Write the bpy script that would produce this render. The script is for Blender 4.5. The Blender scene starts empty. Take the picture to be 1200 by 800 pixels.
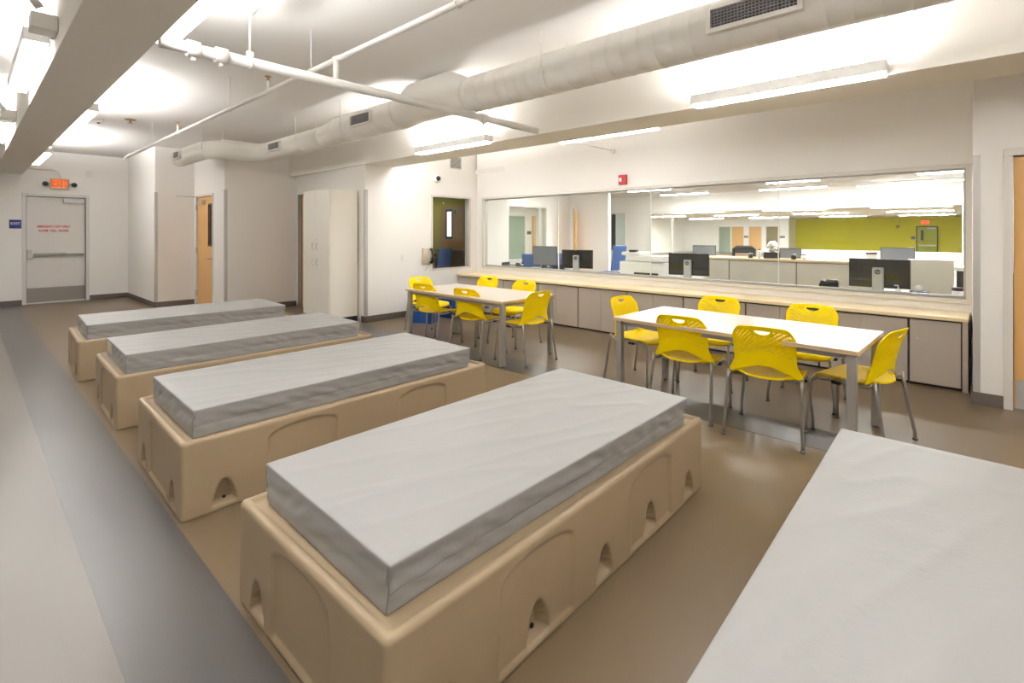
import bpy, bmesh, math, random
from mathutils import Vector, Matrix, noise
random.seed(7)
R = math.radians
C = bpy.context.scene.collection
scene = bpy.context.scene

# ------------------------------------------------------------------ materials
def lin(c):
    return tuple((x / 12.92 if x <= .04045 else ((x + .055) / 1.055) ** 2.4) for x in c)

def mat(name, col, rough=.6, metal=0., spec=.5, noise_amt=0., noise_scale=20., bump=0., bump_scale=200., coat=0., srgb=True):
    m = bpy.data.materials.new(name); m.use_nodes = True
    nt = m.node_tree; b = nt.nodes['Principled BSDF']
    c = lin(col) if srgb else col
    b.inputs['Base Color'].default_value = (*c, 1)
    b.inputs['Roughness'].default_value = rough
    b.inputs['Metallic'].default_value = metal
    b.inputs['Specular IOR Level'].default_value = spec
    if coat: b.inputs['Coat Weight'].default_value = coat
    tc = nt.nodes.new('ShaderNodeTexCoord')
    if noise_amt:
        n = nt.nodes.new('ShaderNodeTexNoise'); n.inputs['Scale'].default_value = noise_scale
        n.inputs['Detail'].default_value = 5
        mx = nt.nodes.new('ShaderNodeMix'); mx.data_type = 'RGBA'
        mx.inputs['A'].default_value = (*[x * (1 - noise_amt) for x in c], 1)
        mx.inputs['B'].default_value = (*[min(1, x * (1 + noise_amt)) for x in c], 1)
        nt.links.new(tc.outputs['Object'], n.inputs['Vector'])
        nt.links.new(n.outputs['Fac'], mx.inputs['Factor'])
        nt.links.new(mx.outputs['Result'], b.inputs['Base Color'])
    if bump:
        n2 = nt.nodes.new('ShaderNodeTexNoise'); n2.inputs['Scale'].default_value = bump_scale
        n2.inputs['Detail'].default_value = 3
        bp = nt.nodes.new('ShaderNodeBump'); bp.inputs['Strength'].default_value = bump
        bp.inputs['Distance'].default_value = .004
        nt.links.new(tc.outputs['Object'], n2.inputs['Vector'])
        nt.links.new(n2.outputs['Fac'], bp.inputs['Height'])
        nt.links.new(bp.outputs['Normal'], b.inputs['Normal'])
    return m

def emis(name, col, strength):
    m = bpy.data.materials.new(name); m.use_nodes = True
    nt = m.node_tree; nt.nodes.clear()
    e = nt.nodes.new('ShaderNodeEmission'); e.inputs['Color'].default_value = (*col, 1)
    e.inputs['Strength'].default_value = strength
    o = nt.nodes.new('ShaderNodeOutputMaterial'); nt.links.new(e.outputs[0], o.inputs[0])
    return m

def glass_mat(name, tint=(.97, .985, .975), ior=1.5):
    m = bpy.data.materials.new(name); m.use_nodes = True
    nt = m.node_tree; nt.nodes.clear()
    t = nt.nodes.new('ShaderNodeBsdfTransparent'); t.inputs[0].default_value = (*tint, 1)
    g = nt.nodes.new('ShaderNodeBsdfGlossy'); g.inputs['Roughness'].default_value = .01
    f = nt.nodes.new('ShaderNodeFresnel'); f.inputs[0].default_value = ior
    mx = nt.nodes.new('ShaderNodeMixShader')
    o = nt.nodes.new('ShaderNodeOutputMaterial')
    ge = nt.nodes.new('ShaderNodeNewGeometry')          # reflect on the entering face only
    sb = nt.nodes.new('ShaderNodeMath'); sb.operation = 'SUBTRACT'; sb.inputs[0].default_value = 1
    ml = nt.nodes.new('ShaderNodeMath'); ml.operation = 'MULTIPLY'
    nt.links.new(ge.outputs['Backfacing'], sb.inputs[1]); nt.links.new(sb.outputs[0], ml.inputs[0])
    nt.links.new(f.outputs[0], ml.inputs[1])
    nt.links.new(ml.outputs[0], mx.inputs[0]); nt.links.new(t.outputs[0], mx.inputs[1])
    nt.links.new(g.outputs[0], mx.inputs[2]); nt.links.new(mx.outputs[0], o.inputs[0])
    return m

def wood_mat(name, c1, c2, scale=(1, 12, 1), rough=.35, axis_rot=0):
    m = mat(name, c1, rough)
    nt = m.node_tree; b = nt.nodes['Principled BSDF']
    tc = nt.nodes.new('ShaderNodeTexCoord'); mp = nt.nodes.new('ShaderNodeMapping')
    mp.inputs['Scale'].default_value = scale
    n = nt.nodes.new('ShaderNodeTexNoise'); n.inputs['Scale'].default_value = 6; n.inputs['Detail'].default_value = 6
    mx = nt.nodes.new('ShaderNodeMix'); mx.data_type = 'RGBA'
    mx.inputs['A'].default_value = (*lin(c1), 1); mx.inputs['B'].default_value = (*lin(c2), 1)
    nt.links.new(tc.outputs['Object'], mp.inputs[0]); nt.links.new(mp.outputs[0], n.inputs['Vector'])
    nt.links.new(n.outputs['Fac'], mx.inputs['Factor']); nt.links.new(mx.outputs['Result'], b.inputs['Base Color'])
    return m

M = dict(
    wall=mat('wall_paint', (.955, .945, .93), .75, spec=.25, bump=.08, bump_scale=350),
    ceiling=mat('ceiling_paint', (.92, .91, .90), .85, spec=.15, bump=.15, bump_scale=90),
    beam=mat('beam_paint', (.945, .932, .905), .8, spec=.2, bump=.08, bump_scale=200),
    floor=mat('floor_brown', (.425, .362, .278), .32, spec=.4, noise_amt=.07, noise_scale=160, bump=.05, bump_scale=500),
    strip=mat('floor_grey', (.285, .272, .262), .30, spec=.5, noise_amt=.08, noise_scale=160, bump=.05, bump_scale=500),
    beige=mat('floor_beige', (.415, .388, .357), .32, spec=.5, noise_amt=.05, noise_scale=160, bump=.05, bump_scale=500),
    base=mat('rubber_base', (.36, .325, .30), .5),
    bed=mat('bed_plastic', (.655, .58, .47), .42, spec=.4, noise_amt=.02, noise_scale=30, bump=.10, bump_scale=400),
    peg=mat('dark_hole', (.06, .055, .05), .7),
    mattress=mat('mattress_vinyl', (.635, .633, .627), .48, spec=.35, noise_amt=.015, noise_scale=8, bump=.25, bump_scale=45),
    seam=mat('mattress_seam', (.50, .50, .50), .6),
    tag=mat('tag_cloth', (.82, .78, .66), .7),
    yellow=mat('yellow_plastic', (.99, .87, .0), .58, spec=.12),
    chrome=mat('silver_tube', (.70, .69, .68), .3, metal=.9),
    glide=mat('glide_grey', (.35, .35, .35), .35, metal=.4),
    black=mat('black_plastic', (.055, .055, .06), .35),
    dark=mat('dark_plastic', (.16, .155, .15), .4),
    tabletop=wood_mat('maple_laminate', (.87, .835, .79), (.85, .805, .75), (9, 1, 9), .28),
    tableedge=wood_mat('maple_edge', (.86, .76, .60), (.80, .69, .53), (1, 1, 20), .4),
    tableleg=mat('table_leg_silver', (.66, .65, .635), .4, metal=.35),
    ctop=wood_mat('counter_laminate', (.95, .88, .73), (.92, .83, .65), (9, 1, 9), .3),
    cab=mat('taupe_laminate', (.69, .65, .605), .38, noise_amt=.02, noise_scale=5),
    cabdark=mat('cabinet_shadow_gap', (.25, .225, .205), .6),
    locker=mat('cream_laminate', (.95, .935, .895), .45),
    steel=mat('brushed_steel', (.77, .76, .75), .42, metal=.5, noise_amt=.04, noise_scale=40),
    kick=mat('dull_steel', (.56, .54, .52), .35, metal=.6),
    alu=mat('window_alu', (.875, .86, .83), .45, metal=.05),
    doorwhite=mat('door_paint', (.87, .855, .835), .5),
    doorframe=mat('door_frame_paint', (.86, .85, .835), .5),
    dooroak=wood_mat('oak_door', (.88, .70, .44), (.84, .645, .385), (14, 14, 1), .4),
    duct=mat('duct_paint', (.93, .918, .89), .55, bump=.05, bump_scale=60),
    grillebar=mat('grille_bar_grey', (.58, .57, .575), .5),
    grille=mat('grille_dark', (.20, .19, .195), .6),
    pipe=mat('pipe_white', (.90, .89, .875), .45),
    fix=mat('fixture_white', (.90, .895, .885), .45),
    brass=mat('sprinkler_brass', (.66, .52, .36), .35, metal=.7),
    blue=mat('bin_blue', (.06, .25, .52), .4),
    bluesign=mat('sign_blue', (.06, .13, .42), .45),
    white=mat('white_plastic', (.93, .93, .92), .4),
    red=mat('alarm_red', (.70, .05, .08), .35),
    redtext=mat('red_lettering', (.74, .10, .12), .5),
    whitetext=mat('white_lettering', (.9, .9, .92), .5),
    signcase=mat('sign_case_beige', (.78, .73, .65), .5),
    exitface=emis('exit_glow', (1, .13, .01), .62),
    exitback=emis('exit_backglow', (1, .62, .42), .42),
    exitred=emis('exit_red_glow', (1, .06, .03), 2.0),
    green=mat('green_wall_paint', (.80, .77, .16), .7, spec=.2),
    olive=mat('olive_wall_paint', (.60, .58, .25), .7, spec=.2),
    olivedoor=mat('green_door_paint', (.64, .665, .17), .6),
    signface=mat('sign_face', (.90, .62, .45), .5),
    phone=mat('phone_beige', (.80, .76, .68), .5),
    screen=mat('monitor_back', (.12, .12, .11), .22, spec=.6),
    greyscreen=mat('grey_screen', (.47, .48, .50), .35),
    silver=mat('stand_silver', (.74, .74, .73), .35, metal=.3),
    chairblue=mat('blue_fabric', (.30, .42, .66), .8),
    copier=mat('copier_plastic', (.94, .93, .91), .45),
    recpanel=mat('reception_panel', (.93, .915, .88), .45),
    creampanel=mat('cream_panel', (.95, .93, .88), .5),
    bronze=mat('frosted_pane', (.55, .50, .36), .5),
    palepane=mat('pale_pane', (.82, .87, .85), .4),
    greenglass=mat('greenish_panel', (.58, .64, .58), .5),
    purple=mat('purple_plastic', (.28, .16, .24), .5),
    navy=mat('navy_box', (.12, .20, .40), .5),
    flower=mat('white_petals', (.93, .92, .90), .8),
    glass=glass_mat('window_glass'),
    lamp=emis('lamp_lens', (1, .985, .97), 17),
    lamp_up=emis('lamp_uplight', (1, .985, .97), 98),
    lamp_office=emis('office_lamp', (1, .99, .97), 62),
    lamp_green_room=emis('green_room_lamp', (1, .99, .96), 150),
    lamp_dim_fill=emis('dim_room_fill_lamp', (1, .97, .9), 14),  # for the lamp added to brighten the dim room
    litlite=emis('lit_doorlite', (.92, .96, 1), 1.1),
)

# ------------------------------------------------------------------ mesh helpers
def link(o, parent=None):
    C.objects.link(o)
    if parent is not None: o.parent = parent
    return o

class MB:
    def __init__(s): s.bm = bmesh.new()
    def box(s, x0, x1, y0, y1, z0, z1, bev=0., seg=2, rot=None, mi=0):
        r = bmesh.ops.create_cube(s.bm, size=1)
        vs = r['verts']
        cx, cy, cz = (x0 + x1) / 2, (y0 + y1) / 2, (z0 + z1) / 2
        for v in vs:
            v.co = Vector((cx + v.co.x * (x1 - x0), cy + v.co.y * (y1 - y0), cz + v.co.z * (z1 - z0)))
        if bev:
            es = list({e for v in vs for e in v.link_edges})
            rb = bmesh.ops.bevel(s.bm, geom=es, offset=bev, segments=seg, profile=.5, affect='EDGES')
            vs = list({v for f in rb['faces'] for v in f.verts} | {v for v in vs if v.is_valid})
        if rot is not None:
            bmesh.ops.transform(s.bm, matrix=rot, verts=[v for v in vs if v.is_valid])
        if mi:
            for f in {f for v in vs if v.is_valid for f in v.link_faces}: f.material_index = mi
        return vs
    def cyl(s, p0, p1, r0, r1=None, n=16, caps=True):
        r1 = r0 if r1 is None else r1
        return s.tube([p0, p1], [r0, r1], n, caps)
    def tube(s, pts, r, n=10, caps=True):
        pts = [Vector(p) for p in pts]
        rs = r if isinstance(r, (list, tuple)) else [r] * len(pts)
        rings = []; up = None
        for i, p in enumerate(pts):
            a = pts[max(i - 1, 0)]; b = pts[min(i + 1, len(pts) - 1)]
            d = (b - a).normalized()
            if up is None:
                up = Vector((0, 0, 1)) if abs(d.z) < .9 else Vector((1, 0, 0))
            u = d.cross(up)
            if u.length < 1e-6: u = d.orthogonal()
            u.normalize(); w = u.cross(d).normalized(); up = w
            rings.append([s.bm.verts.new(p + (u * math.cos(2 * math.pi * k / n) + w * math.sin(2 * math.pi * k / n)) * rs[i]) for k in range(n)])
        for a, b in zip(rings, rings[1:]):
            for k in range(n):
                f = s.bm.faces.new((a[k], a[(k + 1) % n], b[(k + 1) % n], b[k])); f.smooth = True
        if caps:
            s.bm.faces.new(rings[0][::-1]); s.bm.faces.new(rings[-1])
    def lathe(s, prof, n=24, loc=(0, 0, 0)):
        L = Vector(loc); rings = []
        for r, z in prof:
            rings.append([s.bm.verts.new(L + Vector((r * math.cos(2 * math.pi * k / n), r * math.sin(2 * math.pi * k / n), z))) for k in range(n)])
        for a, b in zip(rings, rings[1:]):
            for k in range(n):
                f = s.bm.faces.new((a[k], a[(k + 1) % n], b[(k + 1) % n], b[k])); f.smooth = True
        s.bm.faces.new(rings[0][::-1]); s.bm.faces.new(rings[-1])
    def prism(s, poly, z0, z1):
        lo = [s.bm.verts.new((x, y, z0)) for x, y in poly]; hi = [s.bm.verts.new((x, y, z1)) for x, y in poly]
        s.bm.faces.new(lo[::-1]); s.bm.faces.new(hi)
        n = len(poly)
        for k in range(n): s.bm.faces.new((lo[k], lo[(k + 1) % n], hi[(k + 1) % n], hi[k]))
    def xform(s, mtx): bmesh.ops.transform(s.bm, matrix=mtx, verts=s.bm.verts); return s
    def build(s, name, m, parent=None, loc=(0, 0, 0), rotz=0., smooth=None):
        bmesh.ops.recalc_face_normals(s.bm, faces=s.bm.faces)
        me = bpy.data.meshes.new(name); s.bm.to_mesh(me); s.bm.free()
        for x in (m if isinstance(m, (list, tuple)) else [m]): me.materials.append(x)
        if smooth:
            for p in me.polygons: p.use_smooth = True
        o = bpy.data.objects.new(name, me); o.location = loc; o.rotation_euler = (0, 0, rotz)
        return link(o, parent)

def mbox(*a, **k):
    b = MB(); b.box(*a, **k); return b

def tag(o, label=None, cat=None, group=None, kind=None):
    if label: o['label'] = label
    if cat: o['category'] = cat
    if group: o['group'] = group
    if kind: o['kind'] = kind
    return o

def thing(name, label, cat, loc=(0, 0, 0), rotz=0., group=None, kind=None):
    o = bpy.data.objects.new(name, None); o.location = loc; o.rotation_euler = (0, 0, rotz)
    o.empty_display_size = .1
    C.objects.link(o)
    return tag(o, label, cat, group, kind)

def struct(name, mb, m, **k):
    return tag(mb.build(name, m, **k), kind='structure')

def dup(root, loc, rotz, label, group=None):
    r = root.copy(); C.objects.link(r); r.location = loc; r.rotation_euler = (0, 0, rotz)
    r['label'] = label
    if group: r['group'] = group
    for ch in list(root.children):
        c = ch.copy(); C.objects.link(c); c.parent = r
        for g in list(ch.children):
            d = g.copy(); C.objects.link(d); d.parent = c
    return r

def text_mesh(name, s, size, m, parent=None, loc=(0, 0, 0), rot=(R(90), 0, 0), extrude=.001, shear=0., bold=0., spacing=1., wordspace=1.):
    cu = bpy.data.curves.new(name, 'FONT'); cu.body = s; cu.size = size
    cu.align_x = 'CENTER'; cu.align_y = 'CENTER'; cu.extrude = extrude; cu.shear = shear; cu.offset = bold
    cu.space_character = spacing; cu.space_word = wordspace
    t = bpy.data.objects.new(name + '_curve', cu); C.objects.link(t)
    dg = bpy.context.evaluated_depsgraph_get()
    me = bpy.data.meshes.new_from_object(t.evaluated_get(dg))
    bpy.data.objects.remove(t); bpy.data.curves.remove(cu)
    me.name = name; me.materials.clear(); me.materials.append(m)
    o = bpy.data.objects.new(name, me); o.location = loc; o.rotation_euler = rot
    return link(o, parent)

# ------------------------------------------------------------------ camera
cam = bpy.data.cameras.new('camera'); co = bpy.data.objects.new('camera', cam); C.objects.link(co)
co.location = (0, 0, 1.5); co.rotation_euler = (R(90), 0, -R(47.872))
cam.sensor_width = 36; cam.lens = 581.2 / 1200 * 36
cam.shift_y = -(400 - 271.67) / 1200
cam.clip_start = .02; cam.clip_end = 200
scene.camera = co

# ------------------------------------------------------------------ the setting
CZ = 3.2
def seg_wall(mb, axis, p0, p1, a0, a1, z0, z1, opens=()):
    """a wall slab; axis 'x': plane x=p0..p1 running along y=a0..a1; openings (a,b,z,z)"""
    def bx(a, b, c, d):
        if b - a < 1e-4 or d - c < 1e-4: return
        if axis == 'x': mb.box(p0, p1, a, b, c, d)
        else: mb.box(a, b, p0, p1, c, d)
    cur = a0
    for (oa, ob, oz0, oz1) in sorted(opens):
        bx(cur, oa, z0, z1); bx(oa, ob, z0, oz0); bx(oa, ob, oz1, z1); cur = ob
    bx(cur, a1, z0, z1)
    return mb

# floor: three colours of the same sheet flooring, laid side by side
struct('floor', mbox(-2.7, 41, -9.2, 16, -.1, 0), M['floor'])
struct('floor_beige', mbox(-2.6, .36, -9.1, 14.26, 0, .0015), M['beige'])
struct('floor_grey_strip', mbox(.36, .731, -9.1, 14.26, 0, .0018), M['strip'])
struct('floor_grey_strip', mbox(3.96, 4.36, -9.1, 7.29, 0, .0018), M['strip'])
struct('ceiling', mbox(-2.7, 7.0, -9.2, 14.5, CZ, CZ + .1), M['ceiling'])
struct('beam_left', mbox(.405, .80, -9.1, 14.26, 2.67, CZ, bev=.004), M['beam'])
struct('beam_right', mbox(4.43, 5.0, -9.1, 10.05, 2.62, CZ, bev=.004), M['beam'])

struct('wall_far', seg_wall(MB(), 'y', 14.26, 14.4, -2.7, 3.4, 0, CZ, [(.862, 1.80, 0, 2.245)]), M['wall'])
struct('wall_left', seg_wall(MB(), 'x', -2.7, -2.6, -9.1, 14.26, 0, CZ), M['wall'])
struct('wall_back', seg_wall(MB(), 'y', -9.2, -9.1, -2.6, 6.1, 0, CZ), M['wall'])
struct('pillar', mbox(2.545, 3.35, 11.85, 14.26, 0, CZ, bev=.004), M['wall'])
struct('wall_passage', seg_wall(MB(), 'x', 3.225, 3.35, 10.2, 11.85, 0, CZ, [(10.66, 11.72, 0, 2.25)]), M['wall'])
struct('wall_middle', seg_wall(MB(), 'y', 10.05, 10.2, 3.225, 4.75, 0, CZ), M['wall'])
b = MB(); b.prism([(4.45, 7.41), (4.57, 10.05), (4.72, 10.05), (4.60, 7.41)], 0, CZ)
struct('wall_storage', b, M['wall'])
struct('wall_white', seg_wall(MB(), 'y', 7.29, 7.41, 4.45, 7.10, 0, CZ, [(5.845, 6.78, .815, 2.155)]), M['wall'])
# the wall with the long window: local y runs along the wall, local x into the office
WL, WR = (6.79, -.07), -math.atan2(.18, 7.36)
def W(x, y, z):
    c, s = math.cos(WR), math.sin(WR)
    return (WL[0] + c * x - s * y, WL[1] + s * x + c * y, z)
WK = dict(loc=(WL[0], WL[1], 0), rotz=WR)
struct('wall_window', seg_wall(MB(), 'x', 0, .12, -.25, 7.33, 0, CZ, [(0.03, 7.12, .82, 2.145)]), M['wall'], **WK)
struct('wall_right', seg_wall(MB(), 'x', 5.93, 6.05, -9.1, -.083, 0, CZ, [(-1.28, -.327, 0, 2.14)]), M['wall'])
struct('wall_return', seg_wall(MB(), 'y', -.203, -.083, 6.05, 6.79, 0, CZ), M['wall'])

# baseboards
def bb(side, *boxes):
    b = MB()
    for x0, x1, y0, y1 in boxes: b.box(x0, x1, y0, y1, 0, .105, bev=.003)
    return struct('baseboard_' + side, b, M['base'])
bb('far', (-2.6, .80, 14.245, 14.26), (1.865, 2.545, 14.245, 14.26))
bb('pillar', (2.53, 2.545, 11.835, 14.245), (2.545, 3.225, 11.835, 11.85))
bb('middle', (3.21, 4.55, 10.035, 10.05), (3.21, 3.225, 10.05, 10.58))
bb('white', (4.435, 6.55, 7.275, 7.29), (4.435, 4.45, 7.29, 7.40))
bb('right', (5.915, 5.93, -.27, -.068), (5.915, 5.93, -9.1, -1.36), (5.93, 6.2, -.083, -.068))
bb('left', (-2.6, -2.585, -9.1, 14.245))

# steel corner guards
def guard(x, y, sx, sy, z0, z1, lab):
    b = MB(); t = .003; w = .045
    b.box(x - (t if sx > 0 else -t), x + sx * w, y - (t if sy > 0 else -t), y, z0, z1)
    b.box(x - (t if sx > 0 else -t), x, y, y + sy * w, z0, z1)
    o = b.build('corner_guard', M['steel']); tag(o, lab, 'corner guard')
guard(5.93, -.083, 1, -1, .105, 2.17, 'steel corner guard on the wall end beside the long window and wooden door')
guard(4.45, 7.29, 1, 1, .105, 2.2, 'steel corner guard on the white wall edge next to the tall cream cabinet')
guard(3.225, 10.05, 1, 1, .105, 2.28, 'steel corner guard on the wall edge right of the passage oak door')
guard(2.545, 11.85, 1, 1, .105, 2.29, 'steel corner guard on the pillar edge left of the passage oak door')

# ------------------------------------------------------------------ doors
# emergency door in the far wall
d = thing('door_1', 'white steel emergency exit door with push bar and steel kick plate', 'door', (1.331, 14.26, 0), kind='structure')
f = MB()
for sx in (-1, 1): f.box(min(sx * .469, sx * .529), max(sx * .469, sx * .529), -.02, .10, 0, 2.245, bev=.004)
f.box(-.529, .529, -.02, .10, 2.245, 2.305, bev=.004)
f.build('door_frame', M['doorframe'], d)
mbox(-.462, .462, .035, .08, .012, 2.235, bev=.003).build('door_leaf', M['doorwhite'], d)
mbox(-.455, .455, .030, .0355, .03, .33).build('kick_plate', M['kick'], d)
mbox(-.469, .469, .0, .09, 0, .012).build('threshold', M['steel'], d)
mbox(.10, .445, -.03, .034, 2.12, 2.215, bev=.008).build('door_closer', M['silver'], d)
p = MB(); p.box(-.36, .15, -.045, .0, .995, 1.055, bev=.008); p.box(.15, .43, -.035, .01, 1.003, 1.042, bev=.006)
pb = p.build('push_bar', M['kick'], d)
p = MB(); p.box(-.455, -.385, -.045, .034, .94, 1.13, bev=.008); p.box(-.41, -.36, -.04, .034, .995, 1.05, bev=.004); p.box(.39, .44, -.02, .034, .995, 1.05, bev=.004)
p.build('latch_case', M['steel'], pb)
text_mesh('lettering', 'EMERGENCY EXIT ONLY', .068, M['redtext'], d, (-.045, .0335, 1.612), bold=.002, spacing=1.05).scale = (.66, 1, 1)
text_mesh('lettering', 'ALARM  WILL  SOUND', .068, M['redtext'], d, (-.045, .0335, 1.527), bold=.002, spacing=1.05).scale = (.66, 1, 1)

# oak door in the passage wall
d = thing('door_2', 'tan oak door with narrow dark glass lite beside the pillar', 'door', (3.225, 11.19, 0), kind='structure')
f = MB()
for s in (-1, 1): f.box(-.015, .10, min(s * .53, s * .485), max(s * .53, s * .485), 0, 2.205, bev=.003)
f.box(-.015, .10, -.53, .53, 2.205, 2.25, bev=.003)
f.build('door_frame', M['doorframe'], d)
lf = seg_wall(MB(), 'x', .02, .065, -.482, .482, .01, 2.2, [(-.36, -.19, 1.25, 2.03)]).build('door_leaf', M['dooroak'], d)
l = seg_wall(MB(), 'x', .012, .03, -.385, -.165, 1.22, 2.06, [(-.36, -.19, 1.25, 2.03)]); l.build('lite_frame', M['dark'], lf)
mbox(.035, .045, -.36, -.19, 1.25, 2.03).build('lite_pane', M['black'], lf)
h = MB(); h.cyl((.02, -.41, .98), (-.05, -.41, .98), .011); h.tube([(-.05, -.41, .98), (-.055, -.37, .98), (-.055, -.28, .98)], .009); h.cyl((.02, -.41, .98), (.008, -.41, .98), .028)
h.build('lever_handle', M['steel'], d)
for z in (.25, 1.12, 2.0): mbox(-.02, .015, .475, .505, z - .06, z + .06, bev=.003).build('hinge', M['steel'], d)
c = MB(); c.box(-.045, .02, .02, .30, 2.06, 2.13, bev=.006)
c.build('door_closer', M['steel'], d)
c = MB(); c.box(-.06, -.045, .28, .31, 2.14, 2.19); c.box(-.42, -.05, .285, .305, 2.2, 2.215)
c.build('closer_arm', M['steel'], d)

# storage-room opening left of the tall cabinet
d = thing('door_3', 'dark grey door frame mostly hidden by the tall cream cabinet', 'door', (4.545, 9.50, 0), rotz=-R(2.6), kind='structure')
f = MB()
f.box(-.03, .03, .27, .45, 0, 2.2, bev=.004); f.box(-.03, .03, -.50, .45, 2.2, 2.25, bev=.004); f.box(-.03, .03, -.50, -.45, 0, 2.2, bev=.004)
f.build('door_frame', mat('frame_grey', (.52, .49, .46), .5), d)
mbox(-.008, .02, -.45, .27, .01, 2.2).build('door_leaf', M['dooroak'], d)

# door in the right wall
d = thing('door_4', 'tan wooden door with steel kick plate at the right edge', 'door', (5.93, -.80, 0), kind='structure')
f = MB()
for s in (-1, 1): f.box(-.02, .12, min(s * .473, s * .53), max(s * .473, s * .53), 0, 2.14, bev=.004)
f.box(-.02, .12, -.53, .53, 2.14, 2.20, bev=.004)
f.build('door_frame', M['alu'], d)
lf = mbox(.03, .075, -.466, .466, .012, 2.132, bev=.003).build('door_leaf', M['dooroak'], d)
mbox(.024, .031, -.46, .455, .015, .255).build('kick_plate', M['steel'], d)
h = MB(); h.cyl((.03, -.40, .98), (-.03, -.40, .98), .011); h.tube([(-.03, -.40, .98), (-.035, -.28, .98)], .009)
h.build('lever_handle', M['steel'], d)

# ------------------------------------------------------------------ windows
def frame_boxes(mb, axis, p0, p1, a0, a1, z0, z1, t, tb=None):
    tb = t if tb is None else tb
    for (a, b, c, e) in ((a0, a0 + t, z0, z1), (a1 - t, a1, z0, z1), (a0 + t, a1 - t, z1 - t, z1), (a0 + t, a1 - t, z0, z0 + tb)):
        if axis == 'x': mb.box(p0, p1, a, b, c, e, bev=.002)
        else: mb.box(a, b, p0, p1, c, e, bev=.002)
    return mb
w = thing('window_1', 'long butt-jointed glass observation window above the counter', 'window', (WL[0], WL[1], 0), WR, kind='structure')
fb = frame_boxes(MB(), 'x', -.025, .10, -.015, 7.155, .775, 2.19, .045)
fb.build('window_frame', M['alu'], w)
frame_boxes(MB(), 'x', .02, .06, .03, 7.12, .82, 2.145, .018, .03).build('glazing_bead', M['silver'], w)
ys = [.045, 1.77, 3.52, 5.27, 7.105]
for a, c_ in zip(ys, ys[1:]):
    mbox(.036, .042, a + .002, c_ - .002, .838, 2.13).build('pane', M['glass'], w)
for y in ys[1:4]:
    mbox(.033, .045, y - .006, y + .006, .838, 2.13).build('glass_joint', M['white'], w)

w = thing('window_2', 'small dark window in the white wall above the far table', 'window', (6.3125, 7.29, 0), kind='structure')
frame_boxes(MB(), 'y', -.02, .11, -.50, .50, .78, 2.19, .035).build('window_frame', M['alu'], w)
mbox(-.465, .465, .05, .056, .815, 2.155).build('pane', M['glass'], w)

# ------------------------------------------------------------------ counter and cabinets below the window
CF = -.52                                   # cabinet front, local x
bounds = [.045, .44, 1.21, 1.98, 2.76, 3.60, 4.45, 5.27, 6.07, 6.87]
where = ['at the right end of the counter, beside the wooden door wall', 'second from the right end of the counter', 'third from the right end of the counter',
         'fourth from the right end of the counter', 'fifth from the right end of the counter, between the tables',
         'sixth from the right end of the counter, between the tables', 'third from the left end of the counter',
         'second from the left end of the counter', 'at the left end of the counter behind the far table']
for k, (a, c_) in enumerate(zip(bounds, bounds[1:])):
    n = 1 if k == 0 else 2
    t = thing('base_cabinet', ('single-door' if n == 1 else 'two-door') + ' taupe base cabinet ' + where[k], 'cabinet', W(0, (a + c_) / 2, 0), WR, 'base cabinets under the long window')
    h = (c_ - a) / 2
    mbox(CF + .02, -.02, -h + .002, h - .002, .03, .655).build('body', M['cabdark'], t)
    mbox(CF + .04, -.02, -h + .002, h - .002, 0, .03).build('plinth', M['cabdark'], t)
    for j in range(n):
        y0 = -h + .010 + j * h; y1 = (h - .010) if n == 1 else (-h + .010 + (j + 1) * h - (.018 if j == 1 else .001) - .001)
        dd = mbox(CF, CF + .02, y0, y1, .028, .640, bev=.002).build('door', M['cab'], t)
        lk = MB(); lk.cyl((CF + .001, y1 - .06 if j == 0 else y0 + .06, .46), (CF - .006, y1 - .06 if j == 0 else y0 + .06, .46), .009, n=12)
        if k in (0, 2): lk.build('lock', M['steel'], dd)
        else: lk.bm.free()
t = mbox(CF - .005, -.02, .005, .045, 0, .655).build('end_panel', M['cab'], **WK)
tag(t, 'narrow dark taupe filler panel closing the right end of the cabinet row', 'panel')
t = mbox(CF + .01, -.02, 6.873, 7.30, 0, .655).build('filler_panel', M['cab'], **WK)
tag(t, 'taupe filler panel closing the left end of the cabinet row at white wall', 'panel')
t = MB(); t.box(CF - .03, -.004, -.0, 7.32, .658, .695, bev=.006)
t = t.build('worktop', M['ctop'], **WK); tag(t, 'long pale wood worktop running under the observation window', 'worktop')

# ------------------------------------------------------------------ tall cabinet
t = thing('tall_cabinet', 'tall cream four-door storage cabinet standing against the wall', 'cabinet', (4.195, 7.97, 0), -R(1.0))
mbox(-.235, .243, -.47, .47, .10, 2.19, bev=.002).build('body', M['locker'], t)
mbox(-.18, .243, -.46, .46, 0, .10).build('plinth', M['peg'], t)
for (y0, y1) in ((-.468, -.002), (.002, .468)):
    for (z0, z1) in ((.105, 1.135), (1.15, 2.188)):
        dd = mbox(-.257, -.236, y0, y1, z0, z1, bev=.002).build('door', M['locker'], t)
        yy = y0 + .07 if y0 > 0 else y1 - .07
        zz = (1.0 if z0 < .5 else 1.26)
        hh = MB(); hh.tube([(-.257, yy, zz - .055), (-.285, yy, zz - .045), (-.285, yy, zz + .045), (-.257, yy, zz + .055)], .006, 8)
        hh.build('handle', M['steel'], dd)
        if y0 < 0:
            k = MB(); zk = .90 if z0 < .5 else 1.37
            k.cyl((-.256, yy + .03, zk), (-.263, yy + .03, zk), .010, n=12); k.build('lock', M['steel'], dd)

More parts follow.
